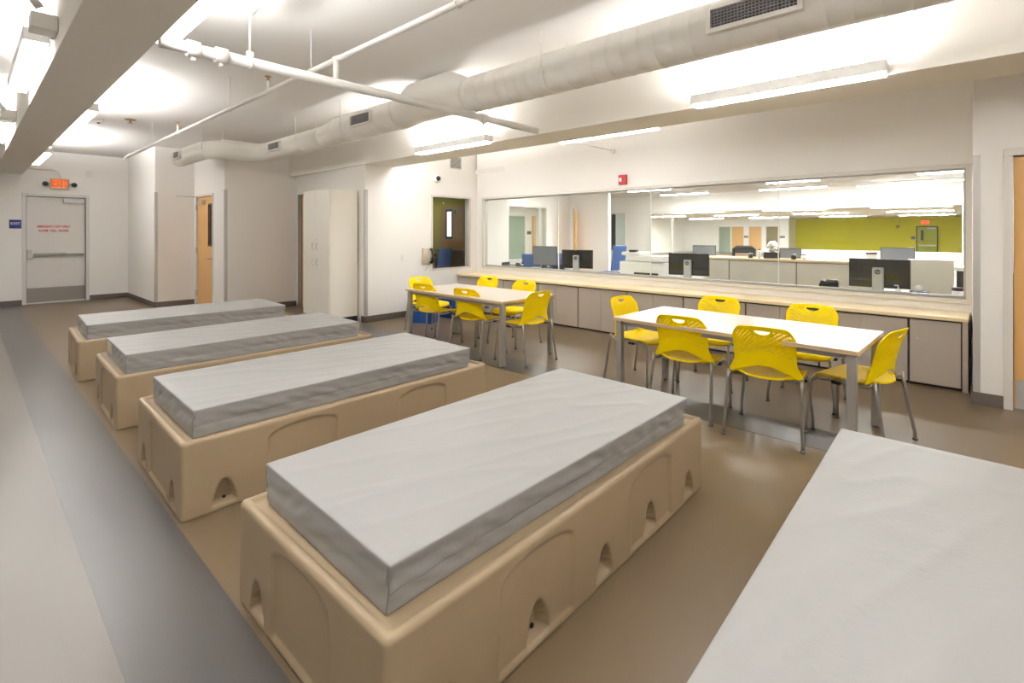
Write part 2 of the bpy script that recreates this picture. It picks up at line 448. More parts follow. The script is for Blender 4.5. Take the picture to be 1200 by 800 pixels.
# ------------------------------------------------------------------ beds
BL, BW, BH = 2.175, 1.055, .405
def sstep(a, b, x):
    t = max(0., min(1., (x - a) / (b - a))); return t * t * (3 - 2 * t)
def inset_big(u, z, hw):
    """signed inside-ness of a broad arched panel of half width hw"""
    a = abs(u)
    if a > hw + .01: return 0.
    q = min(1., a / hw)
    top = .30 + .062 * math.sqrt(max(0., 1 - q ** 2.4))
    return sstep(0, .011, hw - a) * sstep(0, .011, top - z) * sstep(.018, .028, z)
def inset_small(u, z):
    a = abs(u)
    if a > .07 or z > .165: return 0.
    top = .16 * (1 - (a / .066) ** 2.3) if a < .066 else 0
    return sstep(0, .012, min(.066 - a, (top - z) * .8)) * sstep(.022, .034, z)
LONG_S = [-.885, -.44, 0, .44, .885]; LONG_B = [-.44, .445]; SHORT_S = [-.345, .345]
def depth(u, z, long):
    d = 0.
    for c in (LONG_B if long else [0.]): d = max(d, .011 * inset_big(u - c, z, .215))
    e = 0.
    for c in (LONG_S if long else SHORT_S):
        k = inset_small(u - c, z)
        if k: e = max(e, k * (.052 - .10 * max(0, z - .03) * .25))
    return d + (e if e > 0 else 0)
def bed_mesh():
    bm = bmesh.new(); r = .022; st = .0085
    path = []                                # (x, y, nx, ny, u, long or None)
    hx, hy = BL / 2, BW / 2
    def side(p, q, nx, ny, long):
        L = (Vector(q) - Vector(p)).length; n = int(L / st)
        for i in range(n):
            f_ = i / n; x = p[0] + (q[0] - p[0]) * f_; y = p[1] + (q[1] - p[1]) * f_
            path.append((x, y, nx, ny, x if long else y, long))
    def arc(cx, cy, a0):
        for i in range(6):
            a = a0 + (math.pi / 2) * i / 6
            path.append((cx + r * math.cos(a), cy + r * math.sin(a), math.cos(a), math.sin(a), 0, None))
    side((-hx + r, -hy), (hx - r, -hy), 0, -1, True); arc(hx - r, -hy + r, -math.pi / 2)
    side((hx, -hy + r), (hx, hy - r), 1, 0, False); arc(hx - r, hy - r, 0)
    side((hx - r, hy), (-hx + r, hy), 0, 1, True); arc(-hx + r, hy - r, math.pi / 2)
    side((-hx, hy - r), (-hx, -hy + r), -1, 0, False); arc(-hx + r, -hy + r, math.pi)
    nz = 46; prof = [(0, BH * .96 * i / nz) for i in range(nz + 1)]
    prof += [(.002, BH - .011), (.006, BH - .004), (.012, BH), (.024, BH), (.031, BH - .002), (.036, BH - .007), (.040, BH - .013), (.046, BH - .016), (.056, BH - .017)]
    n = len(path); rings = []
    for (ins, z) in prof:
        ring = []
        for (x, y, nx, ny, u, lg) in path:
            if lg is not None:
                d = ins + (depth(u, z, lg) if ins == 0 else 0)
                m_ = max(r, ins)
                x_ = max(-hx + m_, min(hx - m_, x)) if lg else x - nx * d
                y_ = y - ny * d if lg else max(-hy + m_, min(hy - m_, y))
                ring.append(bm.verts.new((x_, y_, z)))
            else:
                sx = 1 if x > 0 else -1; sy = 1 if y > 0 else -1
                m_ = max(r, ins); rr = max(r - ins, 0)
                ring.append(bm.verts.new((sx * (hx - m_) + nx * rr, sy * (hy - m_) + ny * rr, z)))
        rings.append(ring)
    for a, b_ in zip(rings, rings[1:]):
        for k in range(n):
            f_ = bm.faces.new((a[k], a[(k + 1) % n], b_[(k + 1) % n], b_[k])); f_.smooth = True
    bm.faces.new(rings[-1]); bm.faces.new(rings[0][::-1])
    bmesh.ops.dissolve_degenerate(bm, dist=1e-5, edges=bm.edges)
    bmesh.ops.recalc_face_normals(bm, faces=bm.faces)
    me = bpy.data.meshes.new('bed_base'); bm.to_mesh(me); bm.free(); me.materials.append(M['bed'])
    return me
bedme = bed_mesh()
def hole_spots():
    for u in LONG_S:
        for q in (-1, 1): yield (u + .012, q * (BW / 2 - .048), .040), R(90) if q < 0 else R(-90), 'X'
    for u in SHORT_S:
        for q in (-1, 1): yield (q * (BL / 2 - .048), u, .040), R(90) if q > 0 else R(-90), 'Y'
hb = MB(); hb.lathe([(.009, -.004), (.009, .001), (.006, .003)], 12)
holes = hb.build('strap_hole', M['peg'])
C.objects.unlink(holes); holeme = holes.data; bpy.data.objects.remove(holes)

ML, MW, MH = 1.98, .92, .157
def mattress_mesh(seed):
    bm = bmesh.new(); nx, ny, nz = 124, 60, 16
    vid = {}
    def line(L, n, e=.005):
        return [0, e] + [e + (L - 2 * e) * k / (n - 2) for k in range(1, n - 2)] + [L - e, L]
    LX, LY, LZ = line(ML, nx), line(MW, ny), line(MH, nz)
    def V(i, j, k):
        key = (i, j, k)
        if key in vid: return vid[key]
        p = Vector((LX[i] - ML / 2, LY[j] - MW / 2, LZ[k]))
        rr = .005; h = Vector((ML / 2 - rr, MW / 2 - rr, 0))
        q = Vector((max(-h.x, min(h.x, p.x)), max(-h.y, min(h.y, p.y)), max(rr, min(MH - rr, p.z))))
        dlt = p - q
        nrm = dlt.normalized() if dlt.length > 1e-6 else Vector((0, 0, 1))
        if dlt.length > 1e-6: p = q + nrm * rr
        side = k < nz
        sd = Vector((seed * 3.1, seed * 1.7, 0))
        edge = min(1, min(ML / 2 - abs(p.x), MW / 2 - abs(p.y)) / .05)
        if k == nz:
            # faint long creases in the cover
            w_ = noise.noise(Vector((p.x * 1.2, p.y * 5.5 + p.x * 2.0, seed * 5.)) + sd)
            w2 = noise.noise(Vector((p.x * 9, p.y * 3, seed)) + sd)
            p.z += max(0, edge) * (.0060 * (1 - abs(w_)) ** 8 + .0012 * w2 + .002 * noise.noise(p * 1.6 + sd))
            p.z += .004 * max(0, edge) * (1 - (2 * p.y / MW) ** 2)
        elif k > 0:
            along = p.x if abs(nrm.y) > .5 else p.y
            zz = p.z / MH
            w_ = noise.noise(Vector((along * 14 + zz * 3.5, zz * 2.2, seed * 2 + nrm.x * 7 + nrm.y * 3)))
            w2 = noise.noise(Vector((along * 3.0, zz * 3 + along * 2, seed * 9 + nrm.y)))
            amp = .0115 * math.sin(math.pi * min(1, max(0, zz)))
            off = amp * (w_ * .8 + w2 * .9)
            fold = math.exp(-((zz - .42) / .035) ** 2)
            off -= (.004 if abs(nrm.y) > .5 else .001) * fold
            p += Vector((nrm.x, nrm.y, 0)) * off
        p.y *= 1 - .05 * (1 - min(1, p.z / MH)); vid[key] = bm.verts.new(p); return vid[key]
    def face(*k):
        f_ = bm.faces.new([V(*q) for q in k]); f_.smooth = True
    for i in range(nx):
        for j in range(ny):
            face((i, j, nz), (i + 1, j, nz), (i + 1, j + 1, nz), (i, j + 1, nz)); face((i, j, 0), (i, j + 1, 0), (i + 1, j + 1, 0), (i + 1, j, 0))
    for k in range(nz):
        for i in range(nx):
            face((i, 0, k), (i + 1, 0, k), (i + 1, 0, k + 1), (i, 0, k + 1)); face((i, ny, k), (i, ny, k + 1), (i + 1, ny, k + 1), (i + 1, ny, k))
        for j in range(ny):
            face((0, j, k), (0, j, k + 1), (0, j + 1, k + 1), (0, j + 1, k)); face((nx, j, k), (nx, j + 1, k), (nx, j + 1, k + 1), (nx, j, k + 1))
    me = bpy.data.meshes.new('mattress'); bmesh.ops.recalc_face_normals(bm, faces=bm.faces)
    ks = min(range(nz + 1), key=lambda k: abs(LZ[k] / MH - .42))
    rows = [[vid[(i, j, ks)].co + Vector((0, -.0006 if j == 0 else .0006, 0)) for i in range(1, nx)] for j in (0, ny)]
    rows = [[tuple(c_) for c_ in r_] for r_ in rows]
    bm.to_mesh(me); bm.free(); me.materials.append(M['mattress']); return me, rows

# front-left corner (x, y), turn, mattress shift, labels
beds = [
    (.765, 6.545, -R(2.2), (-.02, .01), 'beige moulded bed base, farthest of the row, nearest the white emergency door'),
    (.770, 4.725, -R(1.4), (-.025, .01), 'beige moulded bed base, second from the far end, under the mattress with a tag'),
    (.750, 2.975, -R(1.1), (-.027, -.005), 'beige moulded bed base, middle of the row, one gap behind the large front bed'),
    (.755, 1.131, R(0), (-.026, -.012), 'beige moulded bed base, largest whole one in front, both arched panels in view'),
    (.80, -.585, R(0), (-.01, .03), 'beige moulded bed base hidden under the mattress at the right foreground'),
]
mlab = ['grey vinyl mattress on the farthest bed, toward the white emergency door', 'grey vinyl mattress with a small cream tag on its end',
        'grey vinyl mattress on the middle bed, just behind the large front bed', 'grey vinyl mattress on the large front bed, whole in view',
        'grey vinyl mattress cut off by the right foreground corner']
for i, (x, y, a, ms, lab) in enumerate(beds):
    c_, s_ = math.cos(a), math.sin(a)
    cx = x + c_ * BL / 2 - s_ * BW / 2; cy = y + s_ * BL / 2 + c_ * BW / 2
    t = bpy.data.objects.new('bed_base', bedme); t.location = (cx, cy, 0); t.rotation_euler = (0, 0, a); C.objects.link(t)
    tag(t, lab, 'bed base', 'moulded bed bases in a row')
    for hl, ha, ax in hole_spots():
        q = bpy.data.objects.new('strap_hole', holeme); q.location = hl
        q.rotation_euler = (ha, 0, 0) if ax == 'X' else (0, ha, 0); link(q, t)
    a2 = a - (R(1.2) if i == 3 else 0)
    mme, rows = mattress_mesh(i + 1)
    m = bpy.data.objects.new('mattress', mme); m.location = (cx + ms[0], cy + ms[1], .3885); m.rotation_euler = (0, 0, a2); C.objects.link(m)
    tag(m, mlab[i], 'mattress', 'grey mattresses on the beds')
    sm = MB(); zz = MH * .42; e = .006; ty = 1 - .05 * .58
    for row in rows: sm.tube(row, .0017, 6)
    for q in (-1, 1):
        sm.tube([(-ML / 2 + .001, q * (MW / 2 * .955 - .001), .01), (-ML / 2 + .001, q * (MW / 2 - .001), MH - .005)], .0014, 6)
    sm.build('piping', M['seam'], m)
    if i == 1:
        g = mbox(-ML / 2 - .004, -ML / 2 - .001, .17, .385, .055, .135); g.build('care_tag', M['tag'], m)

# ------------------------------------------------------------------ tables
def table(label, loc, rz, w_=.925, l_=1.84):
    t = thing('dining_table', label, 'table', loc, rz, 'long tables by the window')
    b = MB(); b.box(-w_ / 2 + .002, w_ / 2 - .002, -l_ / 2 + .002, l_ / 2 - .002, .709, .735, bev=.002); top = b.build('tabletop', M['tabletop'], t)
    e = frame_boxes(MB(), 'x', 0, 1, 0, 1, 0, 1, .1); e.bm.free()
    e = MB()
    e.box(-w_ / 2, w_ / 2, -l_ / 2, -l_ / 2 + .003, .706, .732, bev=.001); e.box(-w_ / 2, w_ / 2, l_ / 2 - .003, l_ / 2, .706, .732, bev=.001)
    e.box(-w_ / 2, -w_ / 2 + .003, -l_ / 2 + .003, l_ / 2 - .003, .706, .732, bev=.001); e.box(w_ / 2 - .003, w_ / 2, -l_ / 2 + .003, l_ / 2 - .003, .706, .732, bev=.001)
    e.build('edge_band', M['tableedge'], top)
    ap = MB(); o = .06
    for s in (-1, 1):
        ap.box(s * (w_ / 2 - o) - .01, s * (w_ / 2 - o) + .01, -l_ / 2 + .07, l_ / 2 - .07, .665, .709)
        ap.box(-w_ / 2 + .07, w_ / 2 - .07, s * (l_ / 2 - o) - .01, s * (l_ / 2 - o) + .01, .665, .709)
    ap.build('apron', M['tableleg'], t)
    for sx in (-1, 1):
        for sy in (-1, 1):
            x0 = sx * (w_ / 2 - .045); y0 = sy * (l_ / 2 - .045)
            g = MB(); g.box(x0 - .027, x0 + .027, y0 - .027, y0 + .027, .012, .709, bev=.006, seg=3); lg = g.build('leg', M['tableleg'], t)
            g = MB(); g.lathe([(.016, 0), (.02, .003), (.02, .008), (.012, .014)], 14, (x0, y0, 0)); g.build('leveling_foot', M['glide'], lg)
    return t
table('pale maple table nearest the camera, before the monitors with chairs around', (4.338, 1.378, 0), -R(2.75))
table('pale maple table at the far white wall with blue bins behind it', (4.44, 4.625, 0), -R(1.3))

# ------------------------------------------------------------------ chairs
def grid_sheet(nu, nv, fn, keep, thick):
    """a sheet of plastic from fn(u,v) with holes where keep() is false; fn returns a point"""
    bm = bmesh.new(); vs = [[bm.verts.new(fn(i / nu * 2 - 1, j / nv)) for i in range(nu + 1)] for j in range(nv + 1)]
    for j in range(nv):
        for i in range(nu):
            if keep((i + .5) / nu * 2 - 1, (j + .5) / nv, i, j):
                f_ = bm.faces.new((vs[j][i], vs[j][i + 1], vs[j + 1][i + 1], vs[j + 1][i])); f_.smooth = True
    bmesh.ops.delete(bm, geom=[v for v in bm.verts if not v.link_faces], context='VERTS')
    bmesh.ops.recalc_face_normals(bm, faces=bm.faces)
    bm.normal_update()
    # thickness
    n0 = {v: v.normal.copy() for v in bm.verts}
    faces = list(bm.faces); bnd = [e for e in bm.edges if len(e.link_faces) == 1]
    new = {v: bm.verts.new(v.co - n0[v] * thick) for v in list(n0)}
    for f_ in faces:
        g = bm.faces.new([new[v] for v in reversed(f_.verts)]); g.smooth = True
    for e in bnd:
        a, c_ = e.verts
        bm.faces.new((a, c_, new[c_], new[a]))
    bmesh.ops.recalc_face_normals(bm, faces=bm.faces)
    mb = MB(); mb.bm.free(); mb.bm = bm
    return mb

def make_chair(label, group):
    """faces +Y, stands on z=0"""
    t = thing('stacking_chair', label, 'chair', group=group)
    # seat
    def seat_pt(u, v):
        y = -.235 + .465 * v
        hw = .232 * (1 - .30 * max(0, (.30 - v) / .30) ** 2.0) * (1 - .10 * max(0, (v - .75) / .25) ** 2)
        # squircle plan: pull the corners in
        au = abs(u)
        y += (-.045 if v > .5 else .085) * (abs(v - .5) * 2) ** 3 * au ** 3 * (1 if v > .5 else 1)
        z = .452 + .010 * au ** 3 - .012 * math.sin(math.pi * min(1, v * 1.15)) * (1 - au * au) - .035 * max(0, (v - .78) / .22) ** 2 + .006 * (1 - v)
        return Vector((u * hw, y, z))
    grid_sheet(30, 30, seat_pt, lambda u, v, i, j: True, .012).build('seat', M['yellow'], t)
    # back: handle slot, punched slots, arched lower edge with a lug each side
    ztop, = (.828,)
    def zt(u): return ztop - .012 * u * u - .075 * max(0, (abs(u) - .62) / .38) ** 2.6
    def zb(u):
        au = abs(u)
        return .535 - .048 * sstep(.10, .78, au) - .034 * sstep(.66, .92, au)
    def hw(z):
        q = (z - .44) / (ztop - .44)
        return .204 + .044 * (1 - sstep(.0, .34, q)) + .008 * sstep(.4, 1, q)
    def back_pt(u, v):
        z = zb(u) + (zt(u) - zb(u)) * v
        x = u * hw(z)
        q = (z - .44) / .39
        y = -.205 - .075 * q - .02 * max(0, q - .75) * 2 + .055 * u * u * (1 - .55 * q) + .012 * math.sin(q * math.pi)
        return Vector((x, y, z))
    NU, NV = 100, 84
    def keep(u, v, i, j):
        p = back_pt(u, v)
        hx, hz = p.x / .052, (p.z - .782) / .0165
        if abs(hx) < 1 and p.z < .795 and p.z > .795 - .030 * math.sqrt(1 - hx * hx): return False
        if abs(u) < .86 and .36 < v < .90 and not (abs(p.x) < .07 and p.z > .752):
            a = (i + j) % 5; bq = (i - j) % 8
            if a in (0, 1) and bq in (0, 1, 2, 3): return False
        return True
    grid_sheet(NU, NV, back_pt, keep, .007).build('backrest', M['yellow'], t)
    # frame under the seat
    fr = MB()
    for s in (-1, 1):
        fr.tube([(s * .235, -.20, .46), (s * .232, -.18, .432), (s * .218, -.05, .425), (s * .212, .15, .422), (s * .212, .19, .418)], .0105, 10)
    fr.cyl((-.212, .06, .420), (.212, .06, .420), .009, n=10); fr.cyl((-.222, -.10, .422), (.222, -.10, .422), .009, n=10)
    fr.build('seat_frame', M['chrome'], t)
    for s in (-1, 1):
        bk = MB(); bk.box(s * .222 - .022, s * .222 + .022, .0, .06, .404, .428, bev=.006); bk.build('stack_bumper', M['black'], t)
    for s in (-1, 1):
        # rear leg: straight rake backwards, small kick at the foot
        l1 = MB(); l1.tube([(s * .240, -.212, .475), (s * .242, -.222, .40), (s * .252, -.272, .10), (s * .256, -.282, .055), (s * .257, -.283, .010)], .0115, 10)
        lg = l1.build('leg', M['chrome'], t)
        g = MB(); g.lathe([(.015, 0), (.018, .002), (.018, .008), (.011, .016)], 12, (s * .257, -.283, 0)); g.build('foot_glide', M['glide'], lg)
        # front leg: bends down out of the seat rail
        l2 = MB(); l2.tube([(s * .212, .10, .422), (s * .213, .165, .419), (s * .217, .196, .398), (s * .224, .206, .36), (s * .246, .222, .14), (s * .252, .226, .08), (s * .252, .226, .010)], .0115, 10)
        lg = l2.build('leg', M['chrome'], t)
        g = MB(); g.lathe([(.015, 0), (.018, .002), (.018, .008), (.011, .016)], 12, (s * .252, .226, 0)); g.build('foot_glide', M['glide'], lg)
    return t
g2, g1 = 'yellow chairs around the near table', 'yellow chairs around the far table'
# rotz 0 faces +Y; -90 deg faces +X (the window)
chairs = [
    ((4.09, 1.07), -86, 'yellow perforated chair at near table, back to camera, closest to the foreground mattress', g2),
    ((4.15, 1.70), -88, 'yellow perforated chair at near table, back to camera, beside the large front bed', g2),
    ((4.43, .58), -14, 'yellow perforated chair at the right end of the near table', g2),
    ((4.60, 2.38), 172, 'yellow perforated chair at the left end of the near table', g2),
    ((5.02, 1.85), 92, 'yellow chair on window side of near table, before the middle monitor', g2),
    ((5.02, 1.02), 90, 'yellow chair on window side of near table, below the right monitor', g2),
    ((4.43, 3.82), -3, 'yellow chair at the right end of the far table, turned from the camera', g1),
    ((4.29, 4.43), -84, 'yellow chair at far table, back to camera, middle of its near side', g1),
    ((4.30, 5.26), -83, 'yellow chair at far table, back to camera, close to the table left end', g1),
    ((4.60, 5.78), 180, 'yellow chair at the left end of the far table, facing the camera', g1),
    ((5.09, 5.30), 92, 'yellow chair on window side of far table, nearer the white wall', g1),
    ((4.97, 4.48), 90, 'yellow chair on window side of far table, below the left monitor', g1),
]
c0 = None
for (x, y), a, lab, g in chairs:
    if c0 is None:
        c0 = make_chair(lab, g); c0.location = (x, y, 0); c0.rotation_euler = (0, 0, R(a))
    else: dup(c0, (x, y, 0), R(a), lab, g)

# ------------------------------------------------------------------ recycling bins
def bin_(loc, rz, label, sc=1.):
    b = MB(); n = 4
    w_, d_, h_ = .15 * sc, .19 * sc, .40 * sc
    lo = [(-w_ * .85, -d_ * .85), (w_ * .85, -d_ * .85), (w_ * .85, d_ * .85), (-w_ * .85, d_ * .85)]
    lv = [b.bm.verts.new((x, y, 0)) for x, y in lo]; hv = [b.bm.verts.new((x / .85, y / .85, h_)) for x, y in lo]
    iv = [b.bm.verts.new((x / .85 * .94, y / .85 * .94, h_)) for x, y in lo]; jv = [b.bm.verts.new((x * .94, y * .94, .02)) for x, y in lo]
    b.bm.faces.new(lv[::-1]); b.bm.faces.new(jv)
    for A, B in ((lv, hv), (hv, iv), (iv, jv)):
        for k in range(4): b.bm.faces.new((A[k], A[(k + 1) % 4], B[(k + 1) % 4], B[k]))
    t = thing('recycling_bin', label, 'bin', loc, rz, 'blue recycling bins by the white wall')
    b.build('tub', M['blue'], t)
    r_ = MB(); e = .012
    frame_boxes(r_, 'x', 0, .01, 0, .01, 0, .01, .001); r_.bm.free(); r_ = MB()
    for (x0, x1, y0, y1) in ((-w_ - e, w_ + e, -d_ - e, -d_), (-w_ - e, w_ + e, d_, d_ + e), (-w_ - e, -w_, -d_, d_), (w_, w_ + e, -d_, d_)):
        r_.box(x0, x1, y0, y1, h_ - .03, h_ + .006, bev=.003)
    r_.build('rim', M['blue'], t)
bin_((5.17, 6.63, 0), R(20), 'blue plastic recycling bin on floor behind the left-end far chair', 1.12)
bin_((5.80, 6.72, 0), R(5), 'blue plastic recycling bin on floor, farther from camera, by the counter end', 1.2)

# ------------------------------------------------------------------ ceiling lights
def wall_light(name, label, face_x, side, y0, y1, zb, group):
    """direct/indirect tube fixture on a beam face; side=+1 sits on the +x side"""
    t = thing('fluorescent_light', label, 'ceiling light', (face_x, (y0 + y1) / 2, zb), 0, group)
    h = (y1 - y0) / 2; w_ = .145; s = side
    a, b_ = sorted((s * .012, s * w_))
    bd = MB(); bd.box(a, b_, -h, h, .018, .105, bev=.006); bd.build('housing', M['fix'], t)
    a, b_ = sorted((s * .022, s * (w_ - .01)))
    mbox(a, b_, -h + .01, h - .01, 0, .022, bev=.006).build('lens', M['lamp'], t)
    mbox(a, b_, -h + .03, h - .03, .105, .112).build('uplight_lens', M['lamp_up'], t)
    a, b_ = sorted((0., s * .014))
    for y in (-h * .7, h * .7): mbox(a, b_, y - .03, y + .03, .02, .10).build('wall_bracket', M['fix'], t)
    return t
gb = 'tube lights along the beam over the tables'
gl = 'tube lights along the left beam, tables side'
gk = 'tube lights along the left beam, aisle side'
wall_light('l', 'bright tube light on the right beam, longest in view, above the near table', 4.43, -1, .38, 1.76, 2.60, gb)
wall_light('l', 'bright tube light on the right beam, below the fat part of the duct', 4.43, -1, 4.32, 5.74, 2.60, gb)
wall_light('l', 'tube light behind the right beam washing the white wall', 5.0, 1, 5.6, 7.05, 2.69, gb)
wall_light('l', 'added fill tube light on the right beam, unseen just behind the camera', 4.43, -1, -2.5, -1.0, 2.60, gb)  # added lamp out of view, brightens the right wall
wall_light('l', 'bright tube light on the left beam where the thick white pipe starts', .80, 1, 2.0, 3.9, 2.73, gl)
wall_light('l', 'bright tube light on the left beam, second along toward the emergency door', .80, 1, 6.65, 8.6, 2.73, gl)
wall_light('l', 'tube light on the left beam nearest the emergency door', .80, 1, 10.7, 12.6, 2.73, gl)
wall_light('l', 'added fill tube light on the left beam, unseen just behind the camera', .80, 1, -2.05, -.15, 2.73, gl)  # unseen lamp, added to lift the surfaces facing the camera
wall_light('l', 'added fill tube light on the left beam, unseen far behind the camera', .80, 1, -6.1, -4.2, 2.73, gl)  # added out of view, throws light onto the camera-facing walls
wall_light('l', 'added fill tube light on the right beam, unseen far behind the camera', 4.43, -1, -6.5, -5.0, 2.60, gb)  # extra unseen lamp, added for more light from behind
wall_light('l', 'added fill tube light on aisle side of left beam, unseen behind the camera', .405, -1, -4.4, -2.6, 2.76, gk)  # unseen aisle lamp, added as fill from behind the camera
wall_light('l', 'tube light on the aisle side of the left beam at top left corner', .405, -1, .5, 2.3, 2.76, gk)
wall_light('l', 'tube light on the aisle side of left beam, behind its grey junction box', .405, -1, 4.6, 6.3, 2.76, gk)
wall_light('l', 'tube light on the aisle side of left beam, at the left picture edge', .405, -1, 8.3, 10.1, 2.76, gk)
for (y, lab) in ((4.35, 'small grey junction box on the left beam ahead of an aisle light'), (8.0, 'small grey junction box on the left beam at the left picture edge')):
    t = thing('junction_box', lab, 'electrical box', (.405, y, 2.77))
    mbox(-.13, -.002, -.10, .06, .0, .10, bev=.004).build('box', M['alu'], t)
    mbox(-.03, -.002, .065, .10, .0, .05, bev=.003).build('plug', M['black'], t)
# braces of the aisle side
for (y, z0, z1, lab) in ((3.6, 2.63, 3.2, 'white slanted brace rod holding the nearer aisle light'), (6.9, 2.63, 3.2, 'white slanted brace rod holding the farther aisle light')):
    b = MB(); b.tube([(.27, y, z0 + .05), (-.12, y - .1, 3.198)], .022, 10)
    tag(b.build('brace_rod', M['pipe']), lab, 'rod')
b = MB(); b.tube([(.02, 1.6, 3.15), (.02, 14.0, 3.15)], .014, 8)
tag(b.build('conduit', M['steel']), 'thin grey conduit running along the ceiling of the left aisle', 'conduit')

# pendant light by the window
t = thing('pendant_light', 'thin tube light cantilevered from the wall over the long window', 'ceiling light', (5.64, 3.45, 2.74))
mbox(-.05, .05, -.74, .74, .02, .085, bev=.006).build('housing', M['fix'], t)
mbox(-.04, .04, -.735, .735, 0, .024, bev=.006).build('lens', M['lamp'], t)
mbox(-.04, .04, -.70, .70, .085, .09).build('uplight_lens', M['lamp'], t)
b = MB(); b.tube([(.03, .62, .035), (1.215, .62, .035)], .010, 8); b.cyl((1.20, .62, .035), (1.228, .62, .035), .04); b.build('support_arm', M['fix'], t)

# ------------------------------------------------------------------ air duct
t = thing('air_duct', 'large cream painted spiral air duct running along the ceiling with grilles', 'duct')
def spiral(mb, p0, p1, r, pitch=.13, lip=.0035):
    p0, p1 = Vector(p0), Vector(p1); L = (p1 - p0).length; n = max(1, int(L / pitch))
    pts, rs = [], []
    for i in range(n):
        a = i / n * L; e = (i + 1) / n * L
        for s_, rr in ((a + .004, r), (e - .012, r), (e - .006, r + lip), (e - .001, r + lip)):
            pts.append(p0 + (p1 - p0) * (s_ / L)); rs.append(rr)
    mb.tube(pts, rs, 40)
DX, DZ = 3.45, 2.885
b = MB(); spiral(b, (DX, -9.1, DZ), (DX, 3.72, DZ), .175); b.build('main_section', M['duct'], t)
b = MB(); b.tube([(DX, 3.66, DZ), (DX, 3.72, DZ), (DX, 3.98, DZ + .075), (DX, 4.55, DZ + .075), (DX, 4.80, DZ), (DX, 4.86, DZ)], [.178, .178, .222, .222, .178, .178], 40); b.build('volume_box', M['duct'], t)
b = MB(); spiral(b, (DX, 4.78, DZ), (DX, 6.30, DZ), .175); b.build('middle_section', M['duct'], t)
b = MB(); b.tube([(DX, 6.28, DZ), (DX, 6.32, DZ), (DX, 6.62, DZ - .03), (DX, 6.70, DZ - .03)], [.178, .178, .152, .152], 40); b.build('reducer', M['duct'], t)
ez = DZ - .03
pts = [(DX, 6.65, ez), (DX, 8.2, ez), (DX, 8.72, ez), (DX - .05, 8.88, ez), (DX - .17, 9.0, ez), (DX - .33, 9.05, ez), (2.98, 9.05, ez), (2.84, 9.10, ez), (2.73, 9.22, ez), (2.68, 9.38, ez), (2.68, 9.9, ez), (2.68, 10.62, ez)]
b = MB(); b.tube(pts, .148, 32); b.build('elbow_section', M['duct'], t)
b = MB(); b.cyl((2.68, 10.60, ez), (2.68, 10.66, ez), .153, n=32); b.build('end_cap', M['duct'], t)
def duct_grille(x, y, z, r, h, ln, ang, cells=(22, 6), lip=.03):
    """rectangular grille set on the duct side facing down-left; ang tips it below horizontal"""
    mt = Matrix.Translation((x, y, z)) @ Matrix.Rotation(-ang, 4, 'Y')       # local -x is outward
    fr = MB(); frame_boxes(fr, 'x', -r - .030, -r + .05, -ln / 2 - lip, ln / 2 + lip, -h / 2 - lip, h / 2 + lip, lip); fr.xform(mt)
    fo = fr.build('grille', M['duct'], t)
    bk = mbox(-r - .004, -r + .02, -ln / 2, ln / 2, -h / 2, h / 2); bk.xform(mt); bk.build('grille_throat', M['grille'], fo)
    br = MB()
    for i in range(1, cells[0]): yy = -ln / 2 + ln * i / cells[0]; br.box(-r - .020, -r - .004, yy - .0026, yy + .0026, -h / 2, h / 2)
    for i in range(1, cells[1]): zz = -h / 2 + h * i / cells[1]; br.box(-r - .024, -r - .010, -ln / 2, ln / 2, zz - .0026, zz + .0026)
    br.xform(mt); br.build('grille_bars', M['grillebar'], fo)
duct_grille(DX, .955, DZ, .175, .115, .50, R(2), (24, 6))
duct_grille(DX, 5.46, DZ, .175, .11, .42, R(0), (10, 6), .02)
duct_grille(DX, 8.05, ez, .148, .10, .40, R(0), (10, 6), .02)
duct_grille(2.68, 10.25, ez, .148, .10, .34, R(0), (8, 6), .02)
for (x, y, z, r) in ((DX, 2.62, DZ, .178), (DX, 7.3, ez, .150), (2.75, 9.15, ez, .150), (DX, 5.95, DZ, .178), (DX, -.2, DZ, .178)):
    b = MB()
    for s in (-1, 1): b.cyl((x + s * (r + .006), y, z), (x + s * (r + .006), y, CZ), .005, n=8)
    n = 24
    b.tube([(x + (r + .003) * math.cos(-math.pi * k / n), y, z + (r + .003) * math.sin(-math.pi * k / n)) for k in range(n + 1)], .006, 6)
    b.build('hanger_strap', M['duct'], t)

# ------------------------------------------------------------------ sprinkler pipes
PY, PZ = 3.62, 2.662
t = thing('sprinkler_main', 'thick white pipe crossing the room below the ceiling between the beams', 'pipe', (0, 0, 0))
b = MB(); b.tube([(.80, PY, PZ), (4.43, PY, PZ)], .037, 16); b.build('pipe', M['pipe'], t)
for x in (.98, 1.14, 3.56):
    b = MB(); b.cyl((x - .035, PY, PZ), (x + .035, PY, PZ), .052, n=18); b.cyl((x - .012, PY, PZ - .062), (x + .012, PY, PZ - .062), .012, n=8); b.build('coupling', M['pipe'], t)
for x in (1.32,):
    b = MB(); b.cyl((x, PY, PZ + .03), (x, PY, CZ), .007, n=8)
    n = 20; b.tube([(x, PY + .043 * math.cos(2 * math.pi * k / n), PZ + .043 * math.sin(2 * math.pi * k / n)) for k in range(n + 1)], .005, 6)
    b.box(x - .02, x + .02, PY - .012, PY + .012, PZ + .04, PZ + .075); b.build('hanger', M['pipe'], t)
b = MB(); b.cyl((1.955, PY, PZ + .03), (1.955, PY, 2.85), .024, n=14); b.build('riser', M['pipe'], t)
b = MB(); b.tube([(1.30, 3.30, 3.02), (1.36, 3.70, 3.05)], .024, 12); b.cyl((1.30, 3.30, 3.02), (1.30, 3.30, CZ), .006, n=8); b.cyl((1.36, 3.70, 3.05), (1.36, 3.70, CZ), .03, n=12)
b.build('drain_stub', M['pipe'], t)
